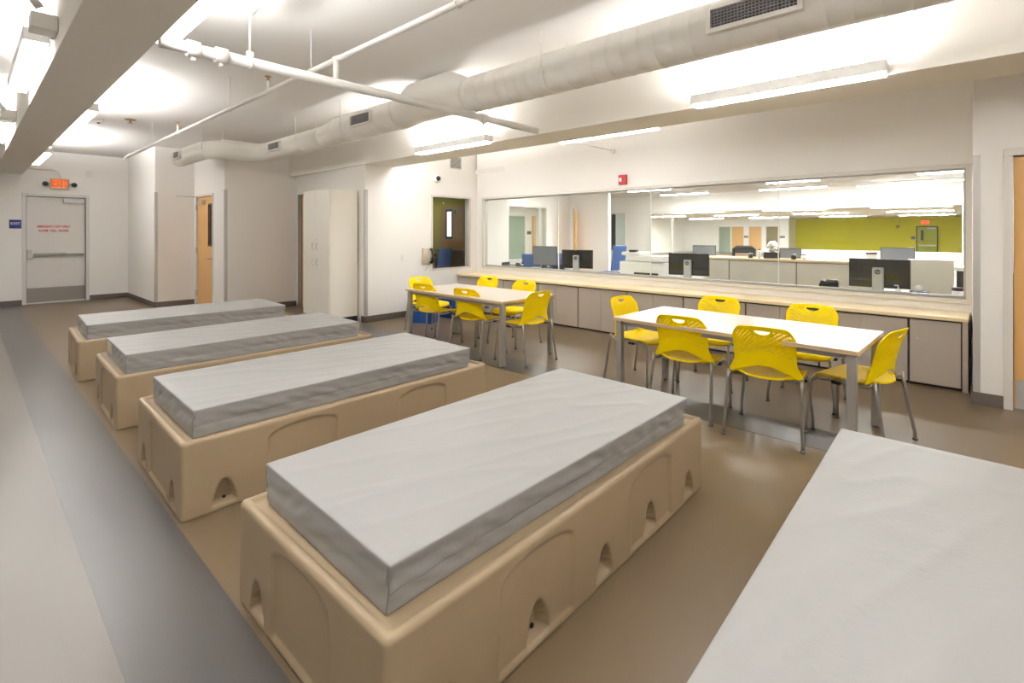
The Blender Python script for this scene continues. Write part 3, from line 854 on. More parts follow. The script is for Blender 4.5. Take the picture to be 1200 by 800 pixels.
t = thing('sprinkler_branch', 'thin white sprinkler pipe running toward the far corner with brass heads', 'pipe', (0, 0, 0))
BX, BZ = 1.96, 2.85
b = MB(); b.tube([(BX, -9.0, BZ), (BX, 11.0, BZ), (BX, 11.12, BZ - .01), (BX - .01, 11.25, BZ - .03)], .021, 12); b.build('pipe', M['pipe'], t)
for y in (3.62, 7.9, 11.05):
    b = MB(); b.cyl((BX, y - .03, BZ), (BX, y + .03, BZ), .029, n=14); b.build('fitting', M['pipe'], t)
for y in (4.93, 7.92, 1.9):
    b = MB(); b.cyl((BX, y, BZ + .02), (BX, y, BZ + .10), .013, n=10); sp = b.build('head_riser', M['pipe'], t)
    b = MB(); b.lathe([(.010, .10), (.012, .115), (.010, .13), (.014, .135), (.030, .14), (.030, .143), (.004, .146)], 14, (BX, y, BZ)); b.build('sprinkler_head', M['brass'], sp)
for y in (2.2, 4.05, 5.95, 9.3):
    b = MB(); b.cyl((BX, y, BZ + .02), (BX, y, CZ), .005, n=8)
    n = 18; b.tube([(BX + .027 * math.cos(2 * math.pi * k / n), y, BZ + .027 * math.sin(2 * math.pi * k / n)) for k in range(n + 1)], .004, 6)
    b.build('hanger', M['pipe'], t)
# recessed ceiling heads
t = thing('ceiling_sprinkler', 'small brass recessed sprinkler head on the ceiling near the left beam', 'sprinkler', (1.69, 9.3, CZ))
b = MB(); b.lathe([(.075, 0), (.07, -.012), (.045, -.02), (.02, -.022)], 20); b.build('cover_plate', M['brass'], t)
b = MB(); b.lathe([(.014, -.02), (.014, -.05), (.034, -.055), (.034, -.06), (.004, -.062)], 14); b.build('deflector', M['brass'], t)
t = thing('smoke_detector', 'small grey ceiling detector beside the left beam light', 'detector', (1.375, 9.72, CZ))
b = MB(); b.lathe([(.06, 0), (.06, -.02), (.05, -.035), (.02, -.04)], 20); b.build('housing', M['alu'], t)
b = MB(); b.lathe([(.02, -.04), (.022, -.05), (.01, -.055)], 14); b.build('sensor', M['dark'], t)

# ------------------------------------------------------------------ small things on the walls
# lit exit sign with twin emergency heads
t = thing('exit_sign', 'lit orange EXIT sign with two lamp heads above the emergency door', 'exit sign', (1.37, 14.26, 2.52))
mbox(-.15, .15, -.07, -.001, -.115, .115, bev=.012).build('case', M['signcase'], t)
mbox(-.135, .135, -.074, -.069, -.095, .10).build('face', M['signface'], t)
text_mesh('lettering', 'EXIT', .205, M['exitface'], t, (0, -.078, .002), bold=.004, spacing=1.04).scale = (.60, 1, 1)
for s in (-1, 1):
    b = MB(); b.tube([(s * .14, -.04, -.01), (s * .20, -.05, .0), (s * .215, -.06, .0)], .012, 8)
    arm = b.build('lamp_arm', M['signcase'], t)
    b = MB(); b.tube([(s * .215, -.04, 0), (s * .222, -.075, -.008), (s * .228, -.115, -.015)], [.03, .045, .05], 14); b.build('lamp_head', M['dark'], arm)
b = MB(); b.tube([(.0, -.02, .115), (.0, -.02, .20), (-.03, -.02, .26), (-.09, -.02, .285), (-.55, -.02, .29)], .012, 8); b.build('conduit', M['alu'], t)
t = thing('wall_sign', 'small blue EXIT tactile sign on the wall left of the emergency door', 'sign', (.705, 14.26, 1.66))
mbox(-.088, .088, -.010, -.001, -.088, .088, bev=.004).build('plate', M['bluesign'], t)
text_mesh('lettering', 'EXIT', .07, M['whitetext'], t, (0, -.0115, .01), bold=.001)
t = thing('blank_plate', 'small blank white cover plate high on far wall right of exit sign', 'cover plate', (1.86, 14.26, 2.78))
mbox(-.055, .055, -.008, -.001, -.07, .07, bev=.003).build('plate', M['white'], t)
b = MB()
for z in (-.045, .045): b.cyl((0, -.007, z), (0, -.010, z), .006, n=10)
b.build('screw', M['steel'], t)

# white wall: camera dome, vent, phone, switch
Yw = 7.29
t = thing('security_camera', 'black dome security camera in a white ring above the small window', 'camera', (5.945, Yw, 2.50))
b = MB(); b.lathe([(.075, 0), (.075, .02), (.06, .045), (.045, .05)], 24); b.xform(Matrix.Rotation(R(90), 4, 'X')); b.build('ring', M['white'], t)
b = MB(); b.lathe([(.046, .045), (.045, .065), (.036, .085), (.018, .097), (.003, .10)], 20); b.xform(Matrix.Rotation(R(90), 4, 'X')); b.build('dome', M['black'], t)
t = thing('wall_vent', 'square grey louvred vent high on the white wall by the corner', 'vent', (6.42, Yw, 2.84))
frame_boxes(MB(), 'y', -.012, -.001, -.155, .155, -.125, .125, .02).build('frame', M['alu'], t)
b = MB()
for k in range(11): b.box(-.135, .135, -.012, -.004, -.10 + k * .02, -.10 + k * .02 + .006, rot=None)
b.build('slat', M['alu'], t)
mbox(-.135, .135, -.004, -.001, -.105, .105).build('backing', mat('vent_grey', (.36, .35, .34), .6), t)
t = thing('wall_phone', 'beige wall phone with black handset beside the small window', 'phone', (5.70, Yw, 1.06))
mbox(-.105, .065, -.055, -.001, -.15, .15, bev=.02, seg=3).build('body', M['phone'], t)
mbox(-.08, .0, -.062, -.053, -.09, .05, bev=.004).build('keypad', M['signcase'], t)
b = MB(); b.tube([(.06, -.07, .13), (.075, -.095, .10), (.082, -.10, .0), (.075, -.095, -.10), (.06, -.07, -.13)], [.03, .028, .017, .028, .03], 12); b.build('handset', M['black'], t)
b = MB(); b.tube([(.06, -.06, -.14)] + [(.03 - .075 * math.sin(k / 12 * math.pi) + .0, -.04 - .006 * math.cos(k * 2.), -.16 - .10 * math.sin(k / 12 * math.pi)) for k in range(13)] + [(-.06, -.04, -.14)], .007, 8); b.build('cord', M['phone'], t)
t = thing('light_switch', 'white wall switch plate on the white wall above the far table', 'switch', (5.19, Yw, 1.05))
mbox(-.038, .038, -.006, -.001, -.06, .06, bev=.003).build('plate', M['white'], t)
mbox(-.016, .016, -.010, -.005, -.032, .032, bev=.002).build('rocker', M['white'], t)
# fire alarm over the long window
t = thing('fire_alarm', 'red fire alarm strobe on the wall over the long window', 'alarm', W(0, 3.96, 2.31), WR)
mbox(-.045, -.001, -.068, .068, -.075, .075, bev=.008).build('housing', M['red'], t)
mbox(-.062, -.044, -.0, .045, -.03, .03, bev=.006).build('strobe_lens', M['white'], t)

# ------------------------------------------------------------------ the office behind the long window
OC = 2.66
struct('ceiling_office', mbox(6.95, 15.0, -.6, 8.2, OC, OC + .1), M['ceiling'])
struct('wall_office_right', mbox(6.95, 15.0, -.72, -.6, 0, OC), M['wall'])
struct('wall_office_stub', mbox(7.0, 8.09, 7.41, 7.53, 0, OC), M['wall'])
struct('wall_office_left', seg_wall(MB(), 'y', 8.2, 8.32, 8.09, 11.62, 0, OC, [(8.22, 10.40, .80, 2.14)]), M['wall'])
struct('wall_office_panel', mbox(11.5, 11.62, 6.95, 8.2, 0, OC), M['wall'])
struct('wall_office_far', seg_wall(MB(), 'x', 15.0, 15.12, -.6, 9.42, 0, OC, [(-.03, 7.52, .62, 2.12), (8.40, 8.95, .86, 2.12)]), M['wall'])
struct('wall_office_corner', mbox(11.62, 15.0, 9.3, 9.42, 0, OC), M['wall'])
w = thing('window_3', 'second long window across the office, looking into the green room', 'window', (15.0, 3.745, 0), kind='structure')
frame_boxes(MB(), 'x', -.03, .13, -3.82, 3.82, .57, 2.16, .05).build('window_frame', M['white'], w)
for a, c_ in ((-3.76, -1.25), (-1.24, 1.25), (1.26, 3.0), (3.02, 3.76)):
    mbox(.04, .046, a, c_, .62, 2.11).build('pane', M['glass'], w)
frame_boxes(MB(), 'x', -.02, .06, 2.98, 3.76, .62, 2.11, .05).build('mullion', M['alu'], w)
w = thing('window_4', 'narrow pale window at the left of the office far wall', 'window', (15.0, 8.675, 0), kind='structure')
frame_boxes(MB(), 'x', -.03, .05, -.30, .30, .83, 2.15, .045).build('window_frame', M['alu'], w)
mbox(.0, .03, -.26, .10, .86, 2.12).build('pane', M['palepane'], w)
mbox(.0, .03, .10, .26, .86, 2.12).build('shade_panel', M['dark'], w)
w = thing('window_5', 'office side window looking into a pale room with a grey-green door', 'window', (9.3, 8.2, 0), kind='structure')
frame_boxes(MB(), 'y', -.03, .10, -1.13, 1.13, .77, 2.17, .045).build('window_frame', M['alu'], w)
mbox(-1.08, 1.08, .04, .046, .815, 2.125).build('pane', M['glass'], w)
# open door seen edge-on
d = thing('door_5', 'wooden door leaf seen edge-on beside the office white wall panel', 'door', (11.33, 7.93, 0), R(41.5), kind='structure')
mbox(-.45, 0, -.022, .022, 0, 2.08).build('door_leaf', M['dooroak'], d)
mbox(-.02, .03, -.03, .03, 2.0, 2.16, bev=.004).build('door_closer', M['steel'], d)
b = MB(); b.cyl((-.40, -.022, 1.0), (-.40, -.07, 1.0), .01); b.tube([(-.40, -.07, 1.0), (-.30, -.07, 1.0)], .008); b.build('lever_handle', M['steel'], d)
# pale room behind window_5
struct('wall_side_room', mbox(8.09, 18, 13.0, 13.1, 0, OC), M['wall'])
struct('ceiling_side_room', mbox(8.09, 18, 8.32, 13.0, OC, OC + .1), M['ceiling'])
struct('wall_side_room_left', mbox(7.97, 8.09, 7.53, 13.0, 0, OC), M['olive'])
d = thing('door_6', 'grey-green door panel in the pale room behind the office', 'door', (14.5, 13.0, 0), kind='structure')
mbox(-.55, .55, -.05, -.001, 0, 2.12, bev=.003).build('door_leaf', M['greenglass'], d)
frame_boxes(MB(), 'y', -.07, -.001, -.60, .60, -.05, 2.17, .05).build('door_frame', M['alu'], d)
mbox(.78, 1.02, -.012, -.001, 1.40, 1.53).build('door_sign', M['dark'], d)
d = thing('door_7', 'narrow wooden door edge in the pale room behind the office', 'door', (15.62, 13.0, 0), kind='structure')
mbox(-.02, .13, -.06, -.001, 0, 2.15, bev=.003).build('door_leaf', M['dooroak'], d)
mbox(.13, .18, -.07, -.001, 0, 2.19).build('door_frame', M['alu'], d)

# dim room behind the small window
struct('ceiling_back_room', mbox(4.6, 7.97, 7.53, 13.0, 2.5, 2.6), M['ceiling'])
struct('wall_back_room', mbox(4.72, 7.97, 12.3, 12.4, 0, 2.5), M['olive'])
struct('wall_back_room_left', mbox(4.6, 4.72, 10.2, 12.3, 0, 2.5), M['olive'])
d = thing('door_8', 'brown door with bright narrow lite in the dim room behind the small window', 'door', (7.97, 9.15, 0), kind='structure')
mbox(-.05, -.001, -.55, .40, 0, 2.12, bev=.003).build('door_leaf', mat('brown_door', (.60, .46, .26), .5), d)
mbox(-.062, -.049, -.06, .20, 1.33, 2.05, bev=.003).build('lite_frame', M['dark'], d)
mbox(-.068, -.061, -.02, .13, 1.39, 1.99).build('lite_pane', M['litlite'], d)
mbox(-.07, -.049, -.17, -.09, 1.92, 2.03).build('exit_marker', mat('green_marker', (.10, .50, .22), .5), d)

def office_chair(label, loc, rz, m=None, back_h=.42):
    t = thing('office_chair', label, 'chair', loc, rz)
    m = m or M['chairblue']
    mbox(-.23, .23, -.22, .22, .43, .50, bev=.025, seg=3).build('seat', m, t)
    b = MB(); b.box(-.22, .22, -.03, .02, .56, .60 + back_h, bev=.02, seg=3, rot=Matrix.Translation((0, -.22, .0)) @ Matrix.Rotation(R(8), 4, 'X'))
    b.build('backrest', m, t)
    b = MB(); b.tube([(0, -.18, .44), (0, -.29, .48), (0, -.30, .66)], .018, 8); b.build('back_stem', M['silver'], t)
    b = MB(); b.cyl((0, 0, .10), (0, 0, .44), .028); b.build('column', M['black'], t)
    for k in range(5):
        a = k * 2 * math.pi / 5
        b = MB(); b.tube([(0, 0, .10), (.28 * math.cos(a), .28 * math.sin(a), .065)], [.022, .014], 8); lg = b.build('leg', M['black'], t)
        b = MB(); b.lathe([(.012, 0), (.028, .01), (.028, .045), (.012, .06)], 10, (.28 * math.cos(a), .28 * math.sin(a), 0)); b.build('caster', M['black'], lg)
    return t
office_chair('blue chair in the dim room behind the small window', (6.70, 8.40, .0), R(14), back_h=.56)
office_chair('blue high-backed chair beside the copier, in the office', (10.9, 6.57, .0), R(-15), back_h=.58)
office_chair('blue chair behind the grey screen, near the office side window', (9.7, 7.42, .0), R(-40), back_h=.40)
office_chair('blue chair behind the desk clutter at the office left window', (9.12, 7.62, .0), R(-50), back_h=.40)
t = thing('desk', 'brown high desk in the dim room behind the small window', 'desk', (7.50, 8.35, 0))
mbox(-.25, .40, -.50, .55, 1.06, 1.10, bev=.004).build('desktop', mat('desk_brown', (.42, .33, .26), .4), t)
for s in (-1, 1): mbox(-.22, .38, s * .45 - .02 + .02, s * .45 + .02 + .02, 0, 1.06).build('side_panel', mat('desk_side', (.36, .28, .21), .5), t)
mbox(-.20, -.17, -.41, .45, 0, 1.06).build('front_panel', mat('desk_front', (.38, .30, .22), .5), t)
t = thing('paper_box', 'pale small box on a ledge in the dim room left corner', 'box', (7.68, 9.85, .95))
mbox(-.12, .12, -.10, .10, 0, .22, bev=.006).build('carton', M['signcase'], t); mbox(-.125, .125, -.105, .105, .18, .225, bev=.004).build('lid', M['alu'], t)
t = thing('side_cabinet', 'low brown cabinet under the pale box in the dim room', 'cabinet', (7.62, 9.95, 0))
mbox(-.3, .3, -.25, .25, 0, .95, bev=.004).build('body', mat('desk_brown2', (.40, .32, .24), .5), t); mbox(-.28, .28, -.262, -.25, .05, .90, bev=.003).build('door', M['cab'], t)

# desk run on the office side of the glass
t = thing('desk_run', 'long low desk on the office side of the long window glass', 'desk', (WL[0], WL[1], 0), WR)
mbox(.13, .95, .0, 7.2, .71, .745, bev=.004).build('desktop', M['recpanel'], t)
for y in (.1, 1.8, 3.6, 5.4, 7.1): mbox(.18, .90, y - .02, y + .02, 0, .71).build('side_panel', M['cab'], t)

def monitor(label, x, y, z0, w_, h_, zc, rz, m_back=None, front=False, logo='hp', stand=True, group=None):
    """screen centre at height zc above z0 base; local -x is the side the camera sees"""
    t = thing('monitor', label, 'monitor', (x, y, z0), rz, group)
    sc = MB(); sc.box(-.018, .022, -w_ / 2, w_ / 2, zc - h_ / 2, zc + h_ / 2, bev=.006); so = sc.build('screen', m_back or M['screen'], t)
    bz = MB(); frame_boxes(bz, 'x', -.021, -.016, -w_ / 2, w_ / 2, zc - h_ / 2, zc + h_ / 2, .010); bz.build('bezel', M['dark'], so)
    if stand:
        sx = -.07 if not front else .05
        b = MB(); b.box(sx - .012, sx + .045, -.055, .055, .012, zc + .07, bev=.006); st = b.build('stand', M['silver'], t)
        mbox(sx - .08, sx + .16, -.13, .13, 0, .014, bev=.005).build('foot', M['silver'], t)
        if logo:
            b = MB(); b.lathe([(.030, 0), (.030, .002), (.028, .003)], 28); b.xform(Matrix.Translation((sx - .0125, 0, zc + .02)) @ Matrix.Rotation(R(-90), 4, 'Y'))
            lo = b.build('logo_badge', M['black'], st)
            text_mesh('logo_lettering', logo, .045, M['silver'], lo, (sx - .0165, 0, zc + .022), (R(90), 0, R(-90)), .0006, shear=.25)
    return t
gm = 'monitors on the desk behind the glass'
monitor('large dark monitor seen from behind, right of the others, with round logo on stand', 7.5, .74, .746, .61, .35, .25, R(-4), group=gm)
monitor('dark monitor seen from behind, beside the white copier', 7.5, 3.11, .746, .61, .34, .255, R(6), group=gm)
monitor('dark monitor seen from behind, leftmost at the glass, by white wall panel', 7.5, 5.18, .746, .60, .335, .26, R(12), group=gm)
monitor('grey-faced monitor turned sideways at the office left window', 7.62, 6.02, .746, .52, .37, .29, R(12), M['greyscreen'], True, None)

# copier
t = thing('copier', 'white office copier behind the glass, left of the middle monitor', 'copier', (7.66, 3.88, .746))
mbox(-.22, .26, -.40, .40, 0, .26, bev=.015).build('body', M['copier'], t)
mbox(-.24, -.20, -.30, .12, .02, .09, bev=.006).build('paper_tray', M['dark'], t)
mbox(-.235, -.215, -.38, .02, .12, .20, bev=.005).build('front_panel', M['white'], t)
mbox(-.20, .26, -.36, .30, .27, .36, bev=.015).build('scanner_lid', M['copier'], t)
mbox(-.20, .25, .05, .38, .36, .42, bev=.02).build('document_feeder', M['white'], t)
b = MB(); b.box(-.28, -.16, -.38, -.15, .27, .29, bev=.004, rot=None); b.build('control_panel', M['alu'], t)
mbox(-.19, -.08, .12, .24, .40, .455, bev=.008).build('feeder_roller', M['dark'], t)

# desk clutter behind glass
def phone_set(label, x, y, z, rz):
    t = thing('desk_phone', label, 'phone', (x, y, z), rz)
    b = MB(); b.box(-.09, .09, -.11, .11, 0, .04, bev=.01); b.box(-.02, .08, -.10, .10, .03, .13, bev=.012); b.build('body', M['black'], t)
    mbox(-.03, .06, -.09, .04, .09, .145, bev=.01).build('display', M['dark'], t)
    b = MB(); b.tube([(-.04, .085, .05), (-.05, .09, .075), (0, .09, .085), (.06, .09, .11)], [.02, .018, .014, .02], 10); b.build('handset', M['black'], t)
phone_set('black desk phone on the desk behind glass, left of the big right monitor', 7.45, 1.25, .746, R(0))
t = thing('pump_bottle', 'white pump sanitizer bottle beside the right monitor stand', 'bottle', (7.25, .535, .746))
b = MB(); b.lathe([(.030, 0), (.033, .01), (.033, .075), (.022, .095), (.012, .10)], 18); b.build('bottle', M['white'], t)
b = MB(); b.cyl((0, 0, .10), (0, 0, .135), .006, n=10); b.tube([(0, 0, .135), (-.01, .035, .135)], .007, 8); b.build('pump', M['white'], t)
t = thing('tissue_box', 'navy blue box on the desk right of the right monitor', 'box', (7.22, .345, .746))
mbox(-.06, .06, -.085, .085, 0, .085, bev=.006).build('carton', M['navy'], t)
b = MB(); b.lathe([(.03, 0), (.045, .03), (.03, .06), (.004, .07)], 9, (0, 0, .085)); b.build('tissue', M['white'], t)
t = thing('wipes_tub', 'white tub with dark purple lid at the right end of the glass', 'tub', (7.14, .02, .746))
b = MB(); b.lathe([(.045, 0), (.05, .01), (.05, .13), (.046, .135)], 20); b.build('tub_body', M['white'], t)
b = MB(); b.lathe([(.053, .125), (.054, .15), (.05, .158), (.01, .16)], 20); b.build('lid', M['purple'], t)
for (x, y, s, lab) in ((7.25, 5.62, .7, 'dark file tray on the desk left of the leftmost dark monitor'), (7.45, 6.72, 1.0, 'dark tray heaped on the desk at the left end of the glass')):
    t = thing('file_tray', lab, 'tray', (x, y, .746), R(8))
    for k in range(2): mbox(-.14 * s, .14 * s, -.17 * s, .17 * s, .01 + k * .07, .02 + k * .07, bev=.003).build('shelf', M['dark'], t)
    b = MB()
    for sy in (-1, 1): b.box(-.14 * s, .14 * s, sy * .17 * s - .004, sy * .17 * s + .004, 0, .14)
    b.build('side_rail', M['dark'], t)
t = thing('paper_stack', 'pale stack of papers on the desk between tray and leftmost monitor', 'papers', (7.28, 5.92, .746), R(14))
b = MB()
for k in range(6): b.box(-.1, .1, -.14, .14, k * .015, k * .015 + .012, rot=Matrix.Rotation(R(random.uniform(-6, 6)), 4, 'Z'))
b.build('sheets', M['signcase'], t)
t = thing('desk_headset', 'white handset lying at an angle on the left end desk', 'handset', (7.35, 6.42, .746))
b = MB(); b.tube([(.0, -.07, .10), (0, 0, .13), (0, .08, .20)], [.014, .011, .014], 10); b.build('handle', M['white'], t); mbox(-.05, .05, -.10, .02, 0, .10, bev=.01).build('cradle', M['dark'], t)
t = thing('flower_bunch', 'small magenta bunch of flowers on the desk by the grey screen', 'flowers', (7.8, 5.75, .746))
b = MB(); b.lathe([(.035, 0), (.045, .06), (.04, .12), (.045, .13)], 14); b.build('pot', M['dark'], t)
b = MB()
for k in range(14): bmesh.ops.create_icosphere(b.bm, subdivisions=1, radius=.022, matrix=Matrix.Translation((random.uniform(-.06, .06), random.uniform(-.07, .07), .15 + random.uniform(0, .07))))
b.build('blossoms', mat('magenta_petals', (.55, .25, .45), .7), t)

# reception counter
t = thing('reception_counter', 'long pale panelled reception counter with wood top across the office', 'counter', (9.3, 0, 0))
mbox(-.03, .55, .85, 3.62, 1.00, 1.04, bev=.005).build('countertop', M['ctop'], t)
for (a, c_) in ((.90, 2.02), (2.04, 3.10), (3.12, 3.58)): mbox(0, .04, a, c_, .30, .985, bev=.003).build('front_panel', M['recpanel'], t)
mbox(.02, .50, .90, 3.58, 0, .30).build('plinth', M['dark'], t)
mbox(.04, .50, .90, 3.58, .30, 1.0).build('body', M['cab'], t)
t = thing('divider_panel', 'tall cream desk divider panel right of the right monitor', 'panel', (8.4, .285, 0))
mbox(-.03, .03, -.225, .225, .0, 1.13, bev=.006).build('board', M['creampanel'], t)
mbox(-.035, .035, -.23, .23, 1.125, 1.14, bev=.003).build('cap', M['white'], t)
gr = 'grey monitors on the reception counter'
monitor('grey monitor on reception counter, behind the middle dark monitor', 9.62, 3.68, 1.04, .44, .19, .105, R(0), M['greyscreen'], True, None, group=gr)
monitor('grey monitor on reception counter, right of the white flowers', 9.62, 2.2, 1.04, .36, .17, .095, R(0), M['greyscreen'], True, None, group=gr)
monitor('grey monitor behind the large right monitor, against the green wall', 9.62, .72, 1.04, .42, .21, .115, R(0), M['greyscreen'], True, None, group=gr)
t = thing('flower_pot', 'white round flowers in a dark pot on the reception counter', 'flowers', (9.42, 2.43, 1.04))
b = MB(); b.box(-.07, .07, -.12, .12, 0, .11, bev=.01); b.build('pot', M['dark'], t)
b = MB()
for k in range(30):
    v = Vector((random.gauss(0, 1), random.gauss(0, 1), random.gauss(0, 1))).normalized() * .075
    bmesh.ops.create_icosphere(b.bm, subdivisions=2, radius=.034, matrix=Matrix.Translation((v.x, v.y - .02, .20 + v.z)))
b.build('petals', M['flower'], t)
t = thing('dark_stool', 'dark low-backed chair behind the reception counter', 'chair', (10.2, 3.2, 0), R(90))
mbox(-.24, .24, -.22, .22, .62, .69, bev=.02).build('seat', M['dark'], t)
b = MB(); b.tube([(-.20, -.2, .66), (-.20, -.23, 1.16), (-.14, -.24, 1.2), (.14, -.24, 1.2), (.20, -.23, 1.16), (.20, -.2, .66)], .03, 10); b.box(-.17, .17, -.26, -.22, 1.08, 1.2, bev=.01); b.build('backrest', M['dark'], t)
for sx in (-1, 1):
    for sy in (-1, 1): MBx = MB(); MBx.cyl((sx * .2, sy * .18, 0), (sx * .2, sy * .18, .63), .015, n=10); MBx.build('leg', M['dark'], t)
t = thing('tissue_cube', 'white cube box with dark top on the reception counter', 'box', (9.42, 1.02, 1.04))
mbox(-.06, .06, -.065, .065, 0, .12, bev=.004).build('carton', M['white'], t); mbox(-.062, .062, -.067, .067, .115, .145, bev=.008).build('lid', M['purple'], t)
for (y, lab, m_, r_, h_) in ((2.62, 'white bottle on the reception counter left of flowers', 'white', .03, .14), (2.02 + .06, 'black cup on the reception counter right of flowers', 'dark', .045, .07), (1.93, 'white bowl on the reception counter beside the black cup', 'white', .045, .07), (2.76, 'dark cup on the reception counter beside the dark chair', 'dark', .04, .07)):
    t = thing('cup' if r_ > .035 else 'bottle', lab, 'cup' if r_ > .035 else 'bottle', (9.36, y, 1.04))
    b = MB(); b.lathe([(r_ * .8, 0), (r_, h_ * .3), (r_, h_ * .8), (r_ * .7, h_)], 16); b.build('vessel', M[m_], t)
    b = MB(); b.lathe([(r_ * .72, h_), (r_ * .72, h_ + .015), (r_ * .3, h_ + .02)], 16); b.build('lid', M['dark' if m_ == 'white' else 'silver'], t)
# right end low credenza
t = thing('credenza', 'dark low unit behind the tub at the right end of the office', 'cabinet', (9.2, -.22, 0))
mbox(-.3, .3, -.30, .26, 0, .98, bev=.004).build('body', M['dark'], t); mbox(-.32, .32, -.32, .28, .98, 1.03, bev=.004).build('top', M['white'], t)

# office ceiling lights
def strip(label, x, y0, y1, z, group, m='lamp_office', w_=.16):
    t = thing('strip_light', label, 'ceiling light', (x, (y0 + y1) / 2, z), 0, group)
    h = (y1 - y0) / 2
    mbox(-w_ / 2, w_ / 2, -h, h, .012, .055, bev=.004).build('housing', M['fix'], t)
    mbox(-w_ / 2 + .01, w_ / 2 - .01, -h + .01, h - .01, 0, .014, bev=.004).build('lens', M[m], t)
    for s in (-1, 1):
        b = MB(); b.cyl((0, s * h * .7, .05), (0, s * h * .7, OC - z if x < 15.05 else 2.42 - z), .006, n=6); b.build('hanger', M['fix'], t)
go = 'strip lights in the office'
for x, y0, y1, lab in ((11.8, 5.37, 6.53, 'office strip light over the copier, nearer row'), (11.8, 2.15, 3.15, 'office strip light over the reception counter, nearer row'), (11.8, -.5, .6, 'office strip light at the right, nearer row'),
                       (13.7, 5.15, 6.5, 'office strip light over the copier, farther row'), (13.7, 2.35, 3.83, 'office strip light over the reception counter, farther row'), (13.7, -.09, 1.14, 'office strip light at the right, farther row'),
                       (14.2, .48, 1.82, 'thin office strip light next to the far window'), (9.2, 6.2, 7.4, 'office strip light near the side window'), (9.2, 3.0, 4.4, 'office strip light above the copier desk, hidden by the wall'), (9.2, .2, 1.6, 'office strip light above the right monitor, hidden by the wall')):
    strip(lab, x, y0, y1, 2.56, go)
strip('strip light in the pale room behind the side window', 10.5, 10.0, 11.6, 2.5, go)
strip('strip light in the pale room, farther from the side window', 14.0, 10.0, 11.6, 2.5, go)
strip('added strip light brightening the dim room behind the small window', 7.2, 9.3, 10.2, 2.40, go, 'lamp_dim_fill')  # added so the room behind the small window is not black

# ------------------------------------------------------------------ the green room beyond the office
GC = 2.42
struct('ceiling_green_room', mbox(15.12, 40.2, -3, 16, GC, GC + .1), M['ceiling'])
struct('wall_green_room', mbox(40, 40.15, -3, 8.9, 0, GC), M['green'])
struct('wall_green_room_white', mbox(38.0, 38.15, 8.9, 16, 0, GC), M['wall'])
struct('wall_green_room_side', mbox(38.0, 40, 8.75, 8.9, 0, GC), M['wall'])
struct('wall_green_room_right', mbox(15.12, 40, -3.12, -3, 0, GC), M['green'])
struct('wall_green_room_left', mbox(15.12, 38, 16, 16.12, 0, GC), M['wall'])
d = thing('door_9', 'green exit door with push bar in the green room wall', 'door', (40, 1.54, 0), kind='structure')
mbox(-.05, -.001, -.46, .46, 0, 1.80, bev=.003).build('door_leaf', M['olivedoor'], d)
frame_boxes(MB(), 'x', -.07, -.001, -.52, .52, -.06, 1.86, .06).build('door_frame', M['dark'], d)
mbox(-.07, -.045, .16, .30, .98, 1.62).build('lite_pane', M['dark'], d)
mbox(-.12, -.05, -.42, .40, .62, .70, bev=.01).build('push_bar', M['steel'], d)
mbox(-.10, -.05, -.40, -.02, 1.68, 1.76).build('door_closer', M['silver'], d)
text_mesh('lettering', 'EMERGENCY EXIT ONLY', .075, M['redtext'], d, (-.052, .05, .93), (R(90), 0, R(-90)))
t = thing('exit_sign', 'small red lit EXIT sign over the green door beyond the office', 'exit sign', (40, 1.62, 2.09))
mbox(-.08, -.001, -.19, .19, -.13, .13, bev=.01).build('case', M['signcase'], t)
mbox(-.085, -.079, -.17, .17, -.11, .11).build('face', emis('exit_face_red', (1, .10, .05), 1.1), t)
text_mesh('lettering', 'EXIT', .20, M['exitred'], t, (-.088, 0, 0), (R(90), 0, R(-90)), bold=.006)
t = thing('wall_sign', 'tiny dark blue sign on the green wall left of the green door', 'sign', (40, 2.21, 1.13))
mbox(-.012, -.001, -.10, .10, -.09, .09).build('plate', M['bluesign'], t); text_mesh('lettering', 'EXIT', .08, M['whitetext'], t, (-.014, 0, 0), (R(90), 0, R(-90)))
t = thing('alarm_bell', 'small brown alarm on the green wall with its conduit', 'alarm', (40, 2.98, 1.84))
b = MB(); b.lathe([(.10, 0), (.10, .03), (.07, .07), (.01, .08)], 18); b.xform(Matrix.Rotation(R(-90), 4, 'Y')); b.build('bell', M['brass'], t)
b = MB(); b.cyl((-.02, 0, .1), (-.02, 0, .55), .015, n=8); b.build('conduit', M['alu'], t)
k = 10
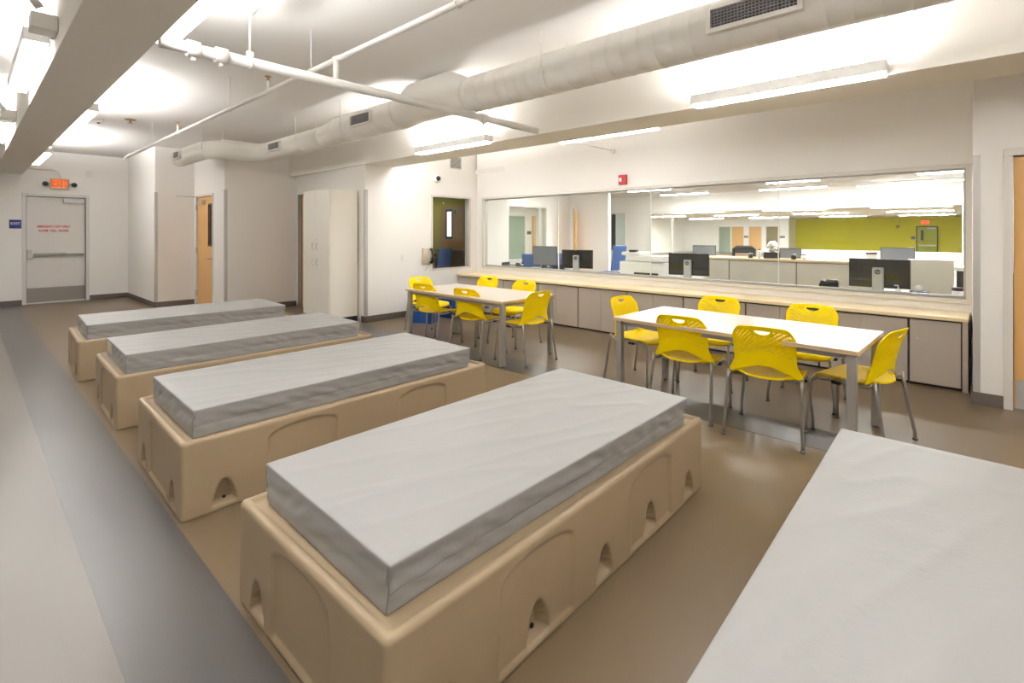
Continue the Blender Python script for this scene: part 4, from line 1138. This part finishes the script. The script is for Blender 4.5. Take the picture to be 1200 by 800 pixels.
for y, m_, lab in ((13.0, 'greenglass', 'leftmost grey-green door in the white wall beyond the office'), (12.1, 'dooroak', 'tan door beyond the office, second from the left of four'), (10.9, 'dooroak', 'tan door beyond the office, third from the left of four'), (9.75, 'bronze', 'olive-brown door beyond the office, closest to the green wall')):
    d = thing('door_%d' % k, lab, 'door', (38, y, 0), kind='structure'); k += 1
    mbox(-.03, -.001, -.40, .40, 0, 1.86, bev=.003).build('door_leaf', M[m_], d)
    frame_boxes(MB(), 'x', -.06, -.001, -.45, .45, -.05, 1.91, .05).build('door_frame', M['alu'], d)
for y, lab in ((11.5, 'tiny dark plate between two tan doors beyond the office'), (9.15, 'tiny dark plate right of the olive-brown door beyond the office')):
    t = thing('name_plate', lab, 'sign', (38, y, 1.15))
    mbox(-.02, -.001, -.16, .16, -.07, .07).build('plate', M['dark'], t); mbox(-.025, -.019, -.12, .12, -.01, .01).build('text_line', M['whitetext'], t)
gg = 'strip lights in the green room'
i = 0
for x in (22., 27., 33.):
    for y0 in (.2, 3.8, 7.6, 11.4):
        nm = ('first', 'second', 'third')[int((x - 20) // 5)]
        pl = {.2: 'near the red exit sign end', 3.8: 'right of centre', 7.6: 'left of centre', 11.4: 'at the left end'}[y0]
        strip('green room strip light, %s row beyond the glass, %s' % (nm, pl), x, y0, y0 + 2.2, GC - .06, gg, 'lamp_green_room')
# partition furniture silhouettes in the green room
t = thing('far_counter', 'long pale low counter in the green room before the green wall', 'counter', (30, 0, 0))
mbox(-.3, .3, -1.5, 8.0, 0, .50, bev=.01).build('front', M['recpanel'], t); mbox(-.35, .35, -1.6, 8.1, .50, .56, bev=.01).build('top', M['white'], t)

# ------------------------------------------------------------------ world and view
w = bpy.data.worlds.new('world'); scene.world = w; w.use_nodes = True
w.node_tree.nodes['Background'].inputs[0].default_value = (.02, .02, .02, 1)
w.node_tree.nodes['Background'].inputs[1].default_value = 1.
vs = scene.view_settings
vs.view_transform = 'Standard'; vs.look = 'None'; vs.exposure = 0.84; vs.gamma = 1.0
vs.use_curve_mapping = False
scene.cycles.use_denoising = True
scene.cycles.max_bounces = 10; scene.cycles.diffuse_bounces = 6; scene.cycles.transparent_max_bounces = 16
scene.cycles.sample_clamp_indirect = 6
